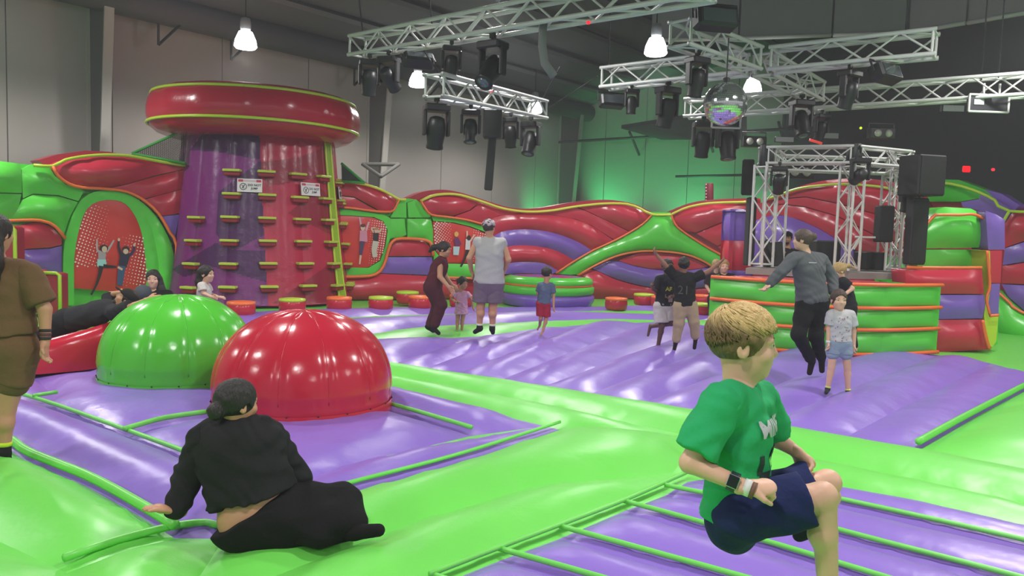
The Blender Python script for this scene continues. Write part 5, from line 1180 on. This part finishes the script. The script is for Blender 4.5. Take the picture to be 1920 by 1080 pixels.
        if detail:
            def tone(X): uu = (X-HC) @ R[:, 2]/H; ff = (X-HC) @ R[:, 1]/H; return np.clip((uu+.22*ff-.12+.03*np.sin(X[:, 0]*170+X[:, 2]*90))/.2, 0, 1)
            hm = hair2(hair, detail); o = mk('hair', V, F, hm, root); set_tone(o, tone(V))
            rg = np.random.RandomState(5); LV = []; LF = []; ctr = hp(0, -.07, .14); rad = np.array([.395, .48, .44])*H; crown = nz(np.array([0, -.45, .9]))
            for q in range(950):
                th = rg.uniform(0, 2*math.pi); ph = math.acos(rg.uniform(-.25, 1)); n0 = np.array([math.sin(ph)*math.cos(th), math.sin(ph)*math.sin(th), math.cos(ph)])
                if n0[1] > .1 and n0[2] < .32: continue
                if n0[2] < -.05 and n0[1] > -.55: continue
                tg = n0-crown*n0.dot(crown); tg = nz(tg)+np.array([rg.uniform(-.3, .3), .5*(n0[2] > .3), 0])
                pts = []; n_ = n0.copy(); L = rg.uniform(.1, .17)*(1.25 if n0[2] > .3 else .7)
                for k in range(5): pts.append(ctr+R @ (n_*rad*(1+.012*math.sin(k*.8)+rg.uniform(.0, .035)*(1-k/6)))); tt = nz(tg-n_*tg.dot(n_)); n_ = nz(n_+tt*L)
                v_, f_ = tube_geo(pts, [.002*H*4, .0025*H*5, .0022*H*5, .0015*H*5, .0005*H], 5); kk = len(LV); LV += [tuple(x) for x in v_]; LF += [tuple(i+kk for i in f) for f in f_]
            o = mk('hair_locks', LV, LF, hm, root); set_tone(o, tone(np.array(LV))); o['kind'] = 'stuff'
        else: mk('hair', V, F, hairm(hair), root)
    # ---- clothes
    def limb(S, a, b, c, ra, rb, rc, fr_, e, k=.025):      # follow two bones to fraction fr_ (0..2)
        t1_ = min(fr_, 1); q = P[a]+(P[b]-P[a])*t1_; S.cone(P[a], q, ra+e, ra+(rb-ra)*t1_+e, k*s)
        if fr_ > 1: t2_ = fr_-1; q2 = P[b]+(P[c]-P[b])*t2_; S.cone(P[b], q2, rb+e, rb+(rc-rb)*t2_+e, k*s)
    if shirt:
        col, slv, loose = shirt; e = .013*s+loose; S = Sdf(); torso(S, e, 1.0, .9); q = mid+(P['pv']-mid)*hem
        S.cut(q, spine); S.ell(nk-spine*.035*s, np.stack([lat_p, fr, spine], 1), np.array([.25*H, .23*H, .06*s]), 0, 's'); pcs = [S.mesh(vox, (folds*s, 27/s, drape, 70))]
        for a in 'lr':
            if slv <= 0: continue
            S = Sdf(); e2 = .012*s+(.014*s if slv < 1 else .006*s)+loose*.5
            if slv < 1:
                q2 = P['s'+a]+(P['e'+a]-P['s'+a])*slv; dr = nz(P['e'+a]-P['s'+a]); S.cone(P['s'+a], q2+dr*.05*s, ARM[0]*s*lb+e2, ARM[0]*s*lb*.92+e2*1.35, .02*s); S.cut(q2, dr)
            else: limb(S, 's'+a, 'e'+a, 'w'+a, ARM[0]*s*lb, ARM[1]*s*lb, ARM[3]*s, slv, e2)
            pcs.append(S.mesh(vox, (folds*.7*s, 34/s, drape*.8, 80)))
        V, F = join(pcs); o = mk('shirt', V, F, cloth(col), root); BVH[root.name] = (BVHTree.FromPolygons([tuple(v) for v in V], [tuple(f) for f in F]), o, P, fr, lat_p, spine, mid)
    if pants and legs:
        col, ln, loose = pants; e = .012*s+loose; S = Sdf(); w = mid+(P['pv']-mid)*pw; e0 = .008*s
        S.cone(w, P['pv'], .142*s*bw+e0, .165*s*bw+e0, .05*s, (fr, 1.3)); pcs = []
        for a in 'lr':
            S.cone(P['h'+a], P['h'+a]+(P['k'+a]-P['h'+a])*min(ln, .5), LEG[0]*s*lb+e*.8, LEG[0]*s*lb*.9+e*.8, .06*s)
            if ln > 1:
                limb(S, 'h'+a, 'k'+a, 'a'+a, LEG[0]*s*lb, LEG[1]*s*lb, LEG[3]*s*1.15, ln, e, .05); c_ = P['k'+a]+(P['a'+a]-P['k'+a])*.3; S.ball(c_, .056*s*lb+e*.6, .03*s)
            else:
                L_ = Sdf(); dr = nz(P['k'+a]-P['h'+a]); q = P['h'+a]+(P['k'+a]-P['h'+a])*ln; L_.cone(P['h'+a]+(P['k'+a]-P['h'+a])*.2, q+dr*.05*s, LEG[0]*s*lb+e*.8, LEG[0]*s*lb*.8+e*1.5, .02); L_.cut(q, dr); pcs.append(L_.mesh(vox, (folds*.7*s, 30/s)))
        if pcut is not False: S.cut(w, -spine if pcut is True else pcut)
        V, F = join([S.mesh(vox, (folds*.6*s, 24/s))]+pcs); mk('trousers' if ln > 1.2 else 'shorts', V, F, cloth(col), root)
    if socks and legs:
        col, band, hgt = socks
        for a in 'lr':
            lg = nz(P['a'+a]-P['k'+a]); tw_ = nz(P['t'+a]-P['a'+a]); S = Sdf(); S.cone(P['a'+a]-lg*hgt*s, P['a'+a]+lg*.015*s, .042*s, .041*s, .015*s); S.cone(P['a'+a]+lg*.03*s-tw_*.032*s, P['t'+a]+tw_*.006*s, .04*s, .032*s, .02*s)
            sk = mk('sock', *S.mesh(.009 if vox > .008 else .006), cloth(col), root)
            if band: q = P['a'+a]-lg*(hgt)*s; tube('sock_band', [q+lg*.012*s, q-lg*.016*s], .0455*s, cloth(band), sk, 12)
    return root, P, hp, H, R
def decal(root, nm, me_or_V, F, c, right, up, m, depth=.006, dirn=None, parts='shirt'):
    """press flat print onto a shirt: each point is dropped along dirn onto the cloth"""
    tree = BVH[root.name][0]; out = []
    for x, y in me_or_V:
        p = Vector(np.array(c)+np.array(right)*x+np.array(up)*y-np.array(dirn)*.5); h = tree.ray_cast(p, Vector(dirn))
        q = h[0] if h[0] is not None else Vector(np.array(c)+np.array(right)*x+np.array(up)*y); out.append(np.array(q)-np.array(dirn)*depth)
    o = mk(nm, out, F, m, root, False); return o
def decal_text(root, s, size, c, right, up, m, dirn, bold=.0):
    me = text_mesh(s, size, m, bold=bold); bm = bmesh.new(); bm.from_mesh(me); bmesh.ops.triangulate(bm, faces=bm.faces[:])
    for _ in range(2): bmesh.ops.subdivide_edges(bm, edges=bm.edges[:], cuts=1, use_grid_fill=True)
    bm.to_mesh(me); bm.free(); V = [(v.co.x, v.co.y) for v in me.vertices]; F = [tuple(p.vertices) for p in me.polygons]; bpy.data.meshes.remove(me)
    return decal(root, 'shirt_lettering', V, F, c, right, up, m, .009, dirn)
def chain(pts, radii, k=.04):                     # hair mass through points in head units
    def f(S, hp, H, R):
        for (a, b), (ra, rb) in zip(zip(pts[:-1], pts[1:]), zip(radii[:-1], radii[1:])): S.cone(hp(*a), hp(*b), ra*H, rb*H, k*H)
    return f
bun = lambda r_, f_, u_, q=.2: (lambda S, hp, H, R: S.ball(hp(r_, f_, u_), q*H, .08*H))

# 1 --- boy in the foreground, sitting in the air mid-jump
J = dict(hd=(1397, 645, 0), nk=(1388, 722, .0), sl=(1352, 757, -.11), sr=(1426, 752, .09), el=(1293, 868, -.14), er=(1455, 822, .15), wl=(1400, 914, -.2), wr=(1487, 843, .13), fl=(1460, 912, -.2), fr=(1515, 866, .11),
         pv=(1378, 962, 0), hl=(1385, 965, -.075), hr=(1392, 950, .08), kl=(1543, 930, -.09), kr=(1552, 905, .1), al=(1556, 1165, -.06), ar=(1534, 985, .34), tl=(1620, 1195, -.06), tr=(1498, 1004, .42))
r1, P1, hp1, H1, R1 = person('boy in green t-shirt and navy shorts jumping in front, legs drawn up', 2.15, J, 80, .2, 'fair', '6e543c', 'short', ('2aa264', .82, .012), ('1b2450', .8, .014), None, .66, .98, .0062, pitch=-2, hands=(.95, .8), detail='c9aa72', seat_w=.075, hem=.99, folds=.009, drape=.003,
     flat=nz(np.array([.88, -.47, 0])), hn=(np.array([-.1, -.5, .9]), np.array([.2, .6, .8])))
# legs: dark sock on the far foot, watch and band on the near wrist
S = Sdf(); lg = nz(P1['ar']-P1['kr']); tw_ = nz(P1['tr']-P1['ar']); S.cone(P1['ar'], P1['ar']+lg*.02, .03, .03, .01); S.cone(P1['ar']+lg*.02-tw_*.02, P1['tr'], .028, .022, .01); mk('sock', *S.mesh(.006), cloth('1a1b22'), r1)
ax_ = nz(P1['wl']-P1['el']); c = P1['wl']-ax_*.035
wt = tube('watch', [c-ax_*.012, c+ax_*.012], .0262, mat('watch_strap', '#23343a', .5), r1, 16)
vdir = nz(CAMP-c); vdir = nz(vdir-ax_*vdir.dot(ax_)); sd = np.cross(ax_, vdir); Mw = Matrix((tuple(ax_), tuple(sd), tuple(vdir))).transposed()
g = G(); g.box(c+vdir*.027, (.03, .034, .009), Mw, bev=.003); g.build('watch_case', mat('watch_steel', '#a9b0b2', .3, .6), wt); g = G(); g.box(c+vdir*.032, (.026, .03, .002), Mw); g.build('watch_face', mat('watch_face', '#16241f', .15), wt)
c2 = P1['wl']+ax_*.004; tube('wrist_band', [c2-ax_*.012, c2+ax_*.006], .0225, mat('band_white', '#d7d5d3', .5), r1, 14); tube('wrist_band', [c2+ax_*.007, c2+ax_*.018], .0225, mat('band_brown', '#6d4a3c', .6), r1, 14)
# shirt print: grey letters and a dark printed shape
fw = nz(np.array([.8, -.6, 0])); cp = (P1['sl']+P1['sr'])/2+fw*.12+np.array([0, 0, -.055]); dn = -fw; rt = nz(np.cross(np.array([0, 0, 1.]), fw)); upv = np.array([.02, 0, 1.])
decal_text(r1, 'MINE', .06, cp, rt, upv, mat('print_grey', '#b5b3ba', .6), dn, .002)
for x0, y0, w_, h_ in ((-.045, -.10, .018, .055), (-.02, -.135, .05, .03), (.03, -.085, .045, .06), (.0, -.16, .075, .035)):
    n_ = 5; V = [(x0+w_*(i/n_-.5), y0+h_*(j/n_-.5)) for j in range(n_+1) for i in range(n_+1)]; F = [(j*(n_+1)+i, j*(n_+1)+i+1, (j+1)*(n_+1)+i+1, (j+1)*(n_+1)+i) for j in range(n_) for i in range(n_)]
    decal(r1, 'shirt_print', V, F, cp, rt, upv, mat('print_dark', '#22352e', .7), .003, dn)

# 2 --- reclining woman in the black hoodie, seen from behind
J = dict(hd=(446, 757, 0), nk=(438, 797, .02), sl=(384, 822, -.02), sr=(505, 818, .06), el=(352, 895, -.02), er=(556, 895, .14), wl=(330, 958, -.12), wr=(560, 950, .3), fl=(298, 953, -.18), fr=(575, 965, .34),
         pv=(478, 958, -.02), hl=(452, 978, -.06), hr=(505, 955, .04), kl=(622, 978, .02), kr=(640, 945, .14), al=(590, 1004, -.08), ar=(664, 992, -.02), tl=(560, 1008, -.08), tr=(708, 994, -.06))
r2, P2_, hp2, H2, R2 = person('woman in black hoodie and leggings reclining on the green cushion, seen from behind', 3.95, J, 138, .235, 'tan', '1b1413', 'bun', ('1d1d1f', 1.9, .022), ('0e0f10', 1.78, .012), ('0f1011', 'd2e23a', .05), 1.05, 1.22, .0085, extra=bun(.05, -.52, -.08, .2), hem=.83, pw=.97, pcut=nz(np.array([-.55, 0, .85])), lgm=1.22, folds=.010, drape=.0042, flat=nz(np.array([-.15, .95, .2])), hands=(.15, .4), seat_w=.12, hn=(np.array([0, 0, 1.]), np.array([0, 0, 1.])))
S = Sdf(); S.cone(P2_['sl']*.62+P2_['sr']*.38+np.array([0, -.02, .03]), P2_['sr']*.62+P2_['sl']*.38+np.array([0, -.02, .03]), .07, .07, .05); S.ell((P2_['sl']+P2_['sr'])/2+np.array([0, -.10, -.02]), np.eye(3), np.array([.13, .06, .10]), .05)
tube('sock_band', [P2_['ar']-nz(P2_['ar']-P2_['kr'])*.012, P2_['ar']+nz(P2_['ar']-P2_['kr'])*.006], .058, cloth('d2e23a'), r2, 16)
S.ball(hp2(0, .1, -.15), .105, 0, 's'); mk('hood', *S.mesh(.009, (.006, 26)), cloth('1d1d1f'), r2)

# 3 --- woman in brown at the left edge, seen from behind
J = dict(hd=(-6, 438, 0), nk=(-6, 486), sl=(-70, 512), sr=(52, 515), el=(-95, 575), er=(84, 580), wl=(-90, 640), wr=(85, 640, -.02), fl=(-88, 670), fr=(82, 670, -.04), pv=(2, 640), hl=(-38, 662), hr=(40, 662), kl=(-48, 765), kr=(10, 768), al=(-50, 845, .1), ar=(8, 846), tl=(-62, 862, .2), tr=(14, 868, .1))
r3, P3, *_ = person('woman in brown t-shirt and brown shorts standing at the left edge, back turned', 5.05, J, 170, .23, 'tan', '1a1210', 'long', ('6b5137', .85, .02), ('6e5238', .52, .012), ('17181a', 'c9dc3a', .05), 1.0, 1.28, .011, hem=.9, extra=chain([(0, -.3, 0), (.2, -.6, -.8), (.2, -.75, -1.7), (.14, -.7, -2.5)], [.38, .42, .38, .12], .1), seat_w=.115)
for k in range(3): q = P3['wr']+(P3['er']-P3['wr'])*(.05+.12*k); tube('wrist_band', [q, q+nz(P3['er']-P3['wr'])*.02], .036, mat('band_dark%d' % (k % 2), ('#2a2024', '#5a2f33')[k % 2], .6), r3, 12)
# 4 --- man lying on the red wedge
J = dict(hd=(236, 562, .35), nk=(214, 572, .35), sl=(203, 572, .5), sr=(214, 588, .12), el=(207, 553, .62), er=(252, 574, .0), wl=(229, 549, .4), wr=(278, 562, .02), fl=(240, 547, .35), fr=(292, 560, .05), pv=(122, 603, .3), kl=(60, 655, .35), kr=(52, 650, .1), al=(72, 698, .5), ar=(48, 700, .1), tl=(95, 708, .4), tr=(32, 712, .0))
r4, P4, hp4, H4, R4 = person('man in black t-shirt and black cap lying back on the red wedge', 8.42, J, -70, .24, 'tan', '2a1c17', 'short', ('26262a', .8, .012), ('15161a', 1.9, .012), ('101114', None, .05), 1.0, 1.05, .011, pitch=42, tilt=0)
S = Sdf(); S.ell(hp4(0, -.04, .22), R4, np.array([.41, .48, .34])*H4, .03); S.cut(hp4(0, 0, .12), R4 @ np.array([0, 0, -1.])); S.cone(hp4(-.16, .4, .2), hp4(.16, .4, .2), .13*H4, None, .02, (R4[:, 2], 5.0)); S.cone(hp4(-.12, .62, .17), hp4(.12, .62, .17), .13*H4, None, .03, (R4[:, 2], 5.0)); mk('cap', *S.mesh(.009), cloth('1e1d1d'), r4)
S = Sdf(); S.ell(hp4(0, .2, -.33), R4, np.array([.2, .2, .16])*H4, .03); S.ball(hp4(0, .36, -.2), .09*H4, 0, 's'); mk('beard', *S.mesh(.008), hairm('3a2a22'), r4)
# 5 --- woman in black behind him, and the person in the grey cap
J = dict(hd=(287, 524), nk=(288, 546), sl=(262, 556), sr=(316, 557), el=(252, 590, -.05), er=(330, 590, -.05), wl=(272, 612, -.15), wr=(308, 612, -.15), pv=(290, 640), kl=(268, 645, -.4), kr=(312, 645, -.4), al=(268, 682, -.42), ar=(312, 682, -.42), tl=(268, 690, -.52), tr=(312, 690, -.52))
person('woman with long black hair in a black top sitting behind the green dome', 10.8, J, 18, .248, 'fair', '15100f', 'long', ('161618', 1.9, .03), ('15161a', 1.9, .01), None, 1.0, 1.2, .013, extra=chain([(-.3, -.1, .0), (-.42, -.02, -.6), (-.5, .05, -1.1)], [.2, .24, .2], .1))
S2 = [None]
J = dict(hd=(271, 553), nk=(268, 572), sl=(252, 582), sr=(290, 582), el=(246, 606), er=(296, 606), wl=(256, 622, -.1), wr=(286, 622, -.1), pv=(272, 640), kl=(258, 642, -.3), kr=(288, 642, -.3), al=(258, 672, -.32), ar=(288, 672, -.32), tl=(258, 682, -.42), tr=(288, 682, -.42))
r5, P5, hp5, H5, R5 = person('child in grey hood sitting between the capped man and the dome', 9.95, J, 150, .222, 'tan', '2a1c17', 'short', ('24262c', 1.8, .015), ('1b1d22', 1.9, .01), None, .8, 1., .013)
S = Sdf(); S.ell(hp5(0, -.1, .12), R5, np.array([.44, .5, .48])*H5, .02); S.ell(hp5(0, .5, -.1), R5, np.array([.3, .4, .45])*H5, 0, 's'); mk('hood', *S.mesh(.009), cloth('4a5058'), r5)
# 6 --- girl in white behind the domes
J = dict(hd=(388, 514), nk=(384, 531), sl=(378, 536, -.1), sr=(388, 537, .1), el=(381, 550, -.13), er=(394, 551, .13), wl=(398, 557, -.16), wr=(410, 557, .1), fl=(412, 559, -.17), fr=(424, 558, .1), pv=(383, 580), kl=(384, 620, -.05), kr=(381, 620, .05), al=(380, 655, -.05), ar=(383, 655, .05), tl=(392, 660, -.05), tr=(394, 660, .05))
person('girl with long dark hair in a white t-shirt walking right behind the green dome', 9.8, J, 82, .205, 'fair', '1d1412', 'long', ('c4bdb8', .7, .01), ('8d7f86', .6, .01), None, .64, 1., .01, extra=chain([(0, -.3, .1), (0, -.45, -.5), (0, -.42, -1.1)], [.34, .3, .16], .1))
# 7 --- woman in maroon
J = dict(hd=(834, 468), nk=(828, 485), sl=(825, 491, -.14), sr=(830, 490, .14), el=(825, 519, -.18), er=(834, 517, .16), wl=(840, 537, -.2), wr=(848, 535, .14), fl=(846, 543, -.2), fr=(853, 540, .14), pv=(812, 536), kl=(827, 571, -.08), kr=(821, 573, .1), al=(814, 613, -.08), ar=(805, 612, .1), tl=(822, 624, -.1), tr=(812, 620, .1))
person('woman in maroon tank top and wide maroon trousers with a ponytail, leaning forward', 11.9, J, 78, .225, 'tan', '21161a', 'pony', ('54202c', 0, .008), ('4a1f2c', 1.85, .02), ('17181c', None, .05), .98, 1.05, .011, pitch=-8, extra=chain([(0, -.42, .15), (0, -.8, .0), (0, -1.05, -.3)], [.2, .2, .1], .08), hem=.95, seat_w=.08)
# 8 --- girl in pink
J = dict(hd=(868, 531), nk=(864, 545), sl=(856, 550), sr=(876, 551), el=(847, 560), er=(884, 562), wl=(854, 566, -.08), wr=(887, 577), fl=(860, 565, -.1), fr=(890, 584), pv=(865, 577), kl=(858, 600), kr=(867, 600), al=(857, 620), ar=(866, 620), tl=(858, 626, -.1), tr=(868, 626, -.1))
r8, P8, hp8, H8, R8 = person('small girl in pale pink dress with a dark ponytail beside the woman in maroon', 12.4, J, 40, .195, 'tan', '21171a', 'pony', ('cf9fbb', .6, .006), None, None, .55, 1., .009, pitch=-12, extra=chain([(0, -.4, .2), (-.1, -.75, .0), (-.1, -.85, -.3)], [.2, .2, .08], .08), hem=1.0)
S = Sdf(); S.cone(P8['pv']+np.array([0, 0, .06]), P8['pv']+np.array([0, 0, -.1]), .085, .115, .03); S.cut(P8['pv']+np.array([0, 0, -.1]), (0, 0, -1.)); mk('skirt', *S.mesh(.009, (.005, 60)), cloth('cf9fbb'), r8)
# 9 --- man in the grey tank top
J = dict(hd=(917, 427), nk=(919, 446), sl=(894, 455), sr=(943, 457), el=(880, 484, -.02), er=(953, 487, -.02), wl=(884, 508, .1), wr=(945, 509, .12), fl=(888, 516, .16), fr=(942, 517, .18), pv=(917, 530), hl=(905, 533), hr=(928, 533), kl=(901, 576), kr=(924, 577), al=(899, 614, .03), ar=(923, 615, .03), tl=(891, 622, .12), tr=(924, 623, .14))
r9, P9, hp9, H9, R9 = person('man in light grey tank top and grey shorts with pale hair, back turned', 11.6, J, 160, .235, 'tan', '3a2c2a', 'short', ('a9a7a8', 0, .016), ('6b5a6c', .78, .03), ('1b1c20', 'd8dcc0', .045), 1.06, 1.16, .011, tilt=4, hem=1.02, seat_w=.085)
S = Sdf(); S.ell(hp9(0, -.05, .2), R9, np.array([.42, .5, .36])*H9, .02); S.cut(hp9(0, -.1, .1), R9 @ np.array([0, .1, -1.])); mk('bandana', *S.mesh(.01, (.006, 60)), mat('bandana_cloth', '#a79aa3', .8, bump=.3, var=.35, vscale=22), r9)
# 10 --- boy in blue-grey and red
J = dict(hd=(1026, 513), nk=(1025, 528), sl=(1013, 535), sr=(1035, 536), el=(1008, 551, .02), er=(1038, 554), wl=(1012, 566, .08), wr=(1038, 577, -.03), fl=(1016, 573, .1), fr=(1039, 585, -.03), pv=(1019, 569), kl=(1014, 596), kr=(1024, 598), al=(1012, 610, .25), ar=(1018, 620), tl=(1008, 618, .28), tr=(1013, 629, -.02))
person('small boy in blue-grey t-shirt and red shorts running away', 12.1, J, 140, .2, 'tan', '1e1513', 'short', ('56627a', .75, .012), ('9c1f3a', .85, .016), None, .56, 1.02, .009, hem=1.0)
# 11 --- boy in black t-shirt and white shorts
J = dict(hd=(1252, 500), nk=(1251, 516), sl=(1236, 524, -.02), sr=(1266, 524), el=(1230, 546, -.05), er=(1270, 546), wl=(1224, 541, -.25), wr=(1262, 556, -.15), fl=(1221, 533, -.3), fr=(1255, 556, -.2), pv=(1246, 573), kl=(1241, 611, -.05), kr=(1259, 606, -.02), al=(1234, 648), ar=(1221, 612, .3), tl=(1232, 654, -.1), tr=(1215, 629, .33))
r11, P11, *_ = person('boy in black t-shirt and white patterned shorts standing on one leg', 11.2, J, 28, .205, 'dark', '15100f', 'short', ('1c1d26', .85, .014), ('b9b2b0', .85, .03), None, .76, 1.0, .01, hem=1.0)
dn = nz((P11['sl']+P11['sr'])/2-CAMP); rt = np.array([1., 0, 0]); up_ = np.array([0, 0, 1.]); c = (P11['sl']+P11['sr'])/2+np.array([.03, 0, -.14])
decal_text(r11, 'AF', .08, c, rt, up_, mat('print_yel', '#a8a03a', .7), dn, .003)
for x0, y0, w_, h_, hx in ((.0, -.1, .1, .05, '8a5a52'), (.03, -.15, .06, .07, 'a58a86'), (-.02, -.22, .13, .025, '8b8b92')):
    decal(r11, 'shirt_print', [(x0-w_/2, y0-h_/2), (x0+w_/2, y0-h_/2), (x0+w_/2, y0+h_/2), (x0-w_/2, y0+h_/2)], [(0, 1, 2, 3)], c, rt, up_, mat('pr'+hx, '#'+hx, .7), .005, dn)
# 12 --- boy with 21 on the back, arms raised
J = dict(hd=(1282, 497), nk=(1281, 512), sl=(1264, 517), sr=(1302, 521), el=(1245, 494, -.02), er=(1327, 510), wl=(1231, 478, -.02), wr=(1349, 493), fl=(1225, 468, -.02), fr=(1359, 484), pv=(1285, 571), kl=(1273, 606, -.02), kr=(1301, 603, -.03), al=(1267, 641), ar=(1304, 634), tl=(1264, 657, .08), tr=(1302, 652, .1))
r12, P12, *_ = person('boy in black t-shirt numbered 21 and khaki trousers with both arms raised', 10.8, J, 178, .205, 'brown', '14100f', 'curly', ('1b1b1e', .7, .016), ('a08c72', 1.86, .016), ('2a1c20', 'a0413c', .05), .78, 1.02, .01, hem=1.04)
dn = nz((P12['sl']+P12['sr'])/2-CAMP); decal_text(r12, '21', .17, (P12['sl']+P12['sr'])/2+np.array([.0, 0, -.19]), rt, up_, mat('print_gold', '#4a4640', .6), dn)
# 13 --- faces behind the booth
J0 = lambda x, y: dict(hd=(x, y), nk=(x, y+15), sl=(x-14, y+20), sr=(x+14, y+20), el=(x-18, y+40), er=(x+18, y+40), wl=(x-12, y+50, -.15), wr=(x+12, y+50, -.15), pv=(x, y+62), kl=(x-6, y+92), kr=(x+6, y+92), al=(x-6, y+122), ar=(x+6, y+122), tl=(x-7, y+128, -.1), tr=(x+7, y+128, -.1))
person('blonde woman in a dark top looking over the left end of the booth', 13.3, J0(1358, 500), -8, .22, 'fair', 'a88457', 'long', ('1f1b20', .8, .01), ('202127', 1.9, .01), None, .85, 1., .013, extra=chain([(0, -.25, 0), (0, -.4, -.7)], [.36, .2], .1))
person('fair haired child half hidden at the left end of the booth', 14.3, J0(1343, 497), 150, .2, 'fair', 'b08f66', 'short', ('2a2226', .8, .01), ('202127', 1.9, .01), None, .78, 1., .014)
# 14 --- disc jockey
J = dict(hd=(1476, 447), nk=(1477, 466), sl=(1456, 474), sr=(1500, 474), el=(1452, 494, -.1), er=(1506, 495, -.05), wl=(1462, 480, -.3), wr=(1490, 500, -.25), pv=(1480, 530), kl=(1472, 560), kr=(1488, 560), al=(1472, 600), ar=(1488, 600), tl=(1471, 606, -.1), tr=(1489, 606, -.1))
r14, P14, hp14, H14, R14 = person('disc jockey with black cap standing behind the console', 14.95, J, -25, .25, 'tan', '17100f', 'short', ('2a2326', .8, .01), ('1c1d22', 1.9, .01), ('141416', None, .05), 1.06, 1.05, .013)
S = Sdf(); S.ell(hp14(0, -.04, .24), R14, np.array([.4, .47, .3])*H14, .02); S.cut(hp14(0, 0, .16), R14 @ np.array([0, 0, -1.])); S.cone(hp14(-.15, .45, .2), hp14(.15, .45, .2), .14*H14, None, .02, (R14[:, 2], 5.)); mk('cap', *S.mesh(.01), cloth('131315'), r14)
S = Sdf(); S.ell(hp14(0, .2, -.32), R14, np.array([.2, .2, .17])*H14, .03); S.ball(hp14(0, .37, -.2), .09*H14, 0, 's'); mk('beard', *S.mesh(.009), hairm('1f1614'), r14)
# 15 --- woman in grey jumping
J = dict(hd=(1504, 450, 0), nk=(1511, 473), sl=(1487, 486, -.06), sr=(1541, 488, .1), el=(1463, 511, -.12), er=(1560, 520, .12), wl=(1443, 532, -.14), wr=(1563, 548, .0), fl=(1437, 539, -.15), fr=(1560, 560, -.03), pv=(1523, 563), kl=(1497, 627, -.12), kr=(1530, 629, .0), al=(1521, 676, .12), ar=(1540, 672, .2), tl=(1518, 698, .16), tr=(1541, 694, .24))
r15, P15, hp15, H15, R15 = person('woman in grey long-sleeved top and black leggings jumping in front of the booth', 8.9, J, -120, .225, 'fair', '4d3c33', 'bun', ('55575c', 1.92, .016), ('17181b', 1.9, .006), ('1f1418', 'c23a4e', .04), 1.0, 1.1, .01, extra=bun(.05, -.5, .18, .2), hem=1.06, drape=.005, seat_w=.085)
dn = nz(P15['nk']-CAMP); c = (P15['sl']+P15['sr'])/2+np.array([.06, 0, -.03]); decal(r15, 'shirt_logo_strip', [(-.045, -.004), (.045, -.004), (.045, .004), (-.045, .004)], [(0, 1, 2, 3)], c, rt, up_, mat('strip_white', '#b9babd', .5), .006, dn)
# 16 --- girl in the flowered t-shirt
J = dict(hd=(1573, 563), nk=(1575, 582), sl=(1559, 590), sr=(1595, 591), el=(1554, 617), er=(1601, 620), wl=(1553, 642, -.03), wr=(1601, 648, -.02), fl=(1553, 652, -.04), fr=(1600, 660, -.03), pv=(1574, 641), kl=(1559, 688), kr=(1589, 689), al=(1552, 728), ar=(1590, 733), tl=(1549, 736, -.08), tr=(1591, 741, -.1))
r16, P16, *_ = person('smiling girl in white flowered t-shirt and pale denim shorts facing the camera', 8.35, J, -5, .215, 'fair', '3f2c24', 'pony', ('b7b3b8', .72, .012), ('8a97aa', .45, .014), ('24262a', 'd4df7a', .02), .66, 1.02, .0085, extra=chain([(0, -.4, .2), (0, -.6, .0)], [.2, .1], .08), hem=.98)
random.seed(3)
dn = nz(P16['pv']-CAMP)
for k in range(34):
    x0, y0 = random.uniform(-.1, .1), random.uniform(-.3, -.02); q = .007; c = (P16['sl']+P16['sr'])/2
    decal(r16, 'flower_print', [(x0+q*math.cos(t), y0+q*math.sin(t)) for t in np.arange(5)*1.2566], [(0, 1, 2, 3, 4)], c, rt, up_, mat('flower%d' % (k % 3), ('#8a6a8e', '#6f7a96', '#a8656e')[k % 3], .8), .004, dn)
tube('wrist_band', [P16['wl']+np.array([0, 0, .02]), P16['wl']+np.array([0, 0, -.005])], .026, mat('band_white', '#d7d5d3', .5), r16, 12)
# 17 --- blonde girl in black by the booth
J = dict(hd=(1572, 508), nk=(1579, 523), sl=(1580, 528, -.12), sr=(1582, 529, .12), el=(1598, 541, -.16), er=(1592, 548, .14), wl=(1584, 552, -.2), wr=(1576, 560, .1), pv=(1592, 575), kl=(1596, 615, -.07), kr=(1592, 615, .07), al=(1602, 652, -.07), ar=(1598, 654, .07), tl=(1592, 662, -.07), tr=(1588, 664, .07))
person('blonde girl in black t-shirt and leggings bending forward beside the booth', 10.6, J, -85, .21, 'fair', 'a98b58', 'pony', ('1d1e22', .7, .012), ('1a1b1f', 1.9, .008), None, .78, 1., .01, pitch=-18, extra=chain([(0, -.4, .25), (0, -.8, .1), (0, -1.1, -.1)], [.16, .14, .06], .08), hem=1.0)
# ================================================================== thin stage haze in the hall
hz = bpy.data.materials.new('stage_haze'); hz.use_nodes = True; nt = hz.node_tree; nt.nodes.clear()
ou = nt.nodes.new('ShaderNodeOutputMaterial'); vs = nt.nodes.new('ShaderNodeVolumeScatter'); vs.inputs['Color'].default_value = (.95, .96, 1, 1); vs.inputs['Density'].default_value = .0033; vs.inputs['Anisotropy'].default_value = .2
nt.links.new(vs.outputs[0], ou.inputs['Volume'])
g = G(); g.box((0, 15, 5), (44, 50, 13)); o = g.build('haze', hz); tagit(o, 'thin grey stage haze filling the hall', 'haze', kind='stuff')
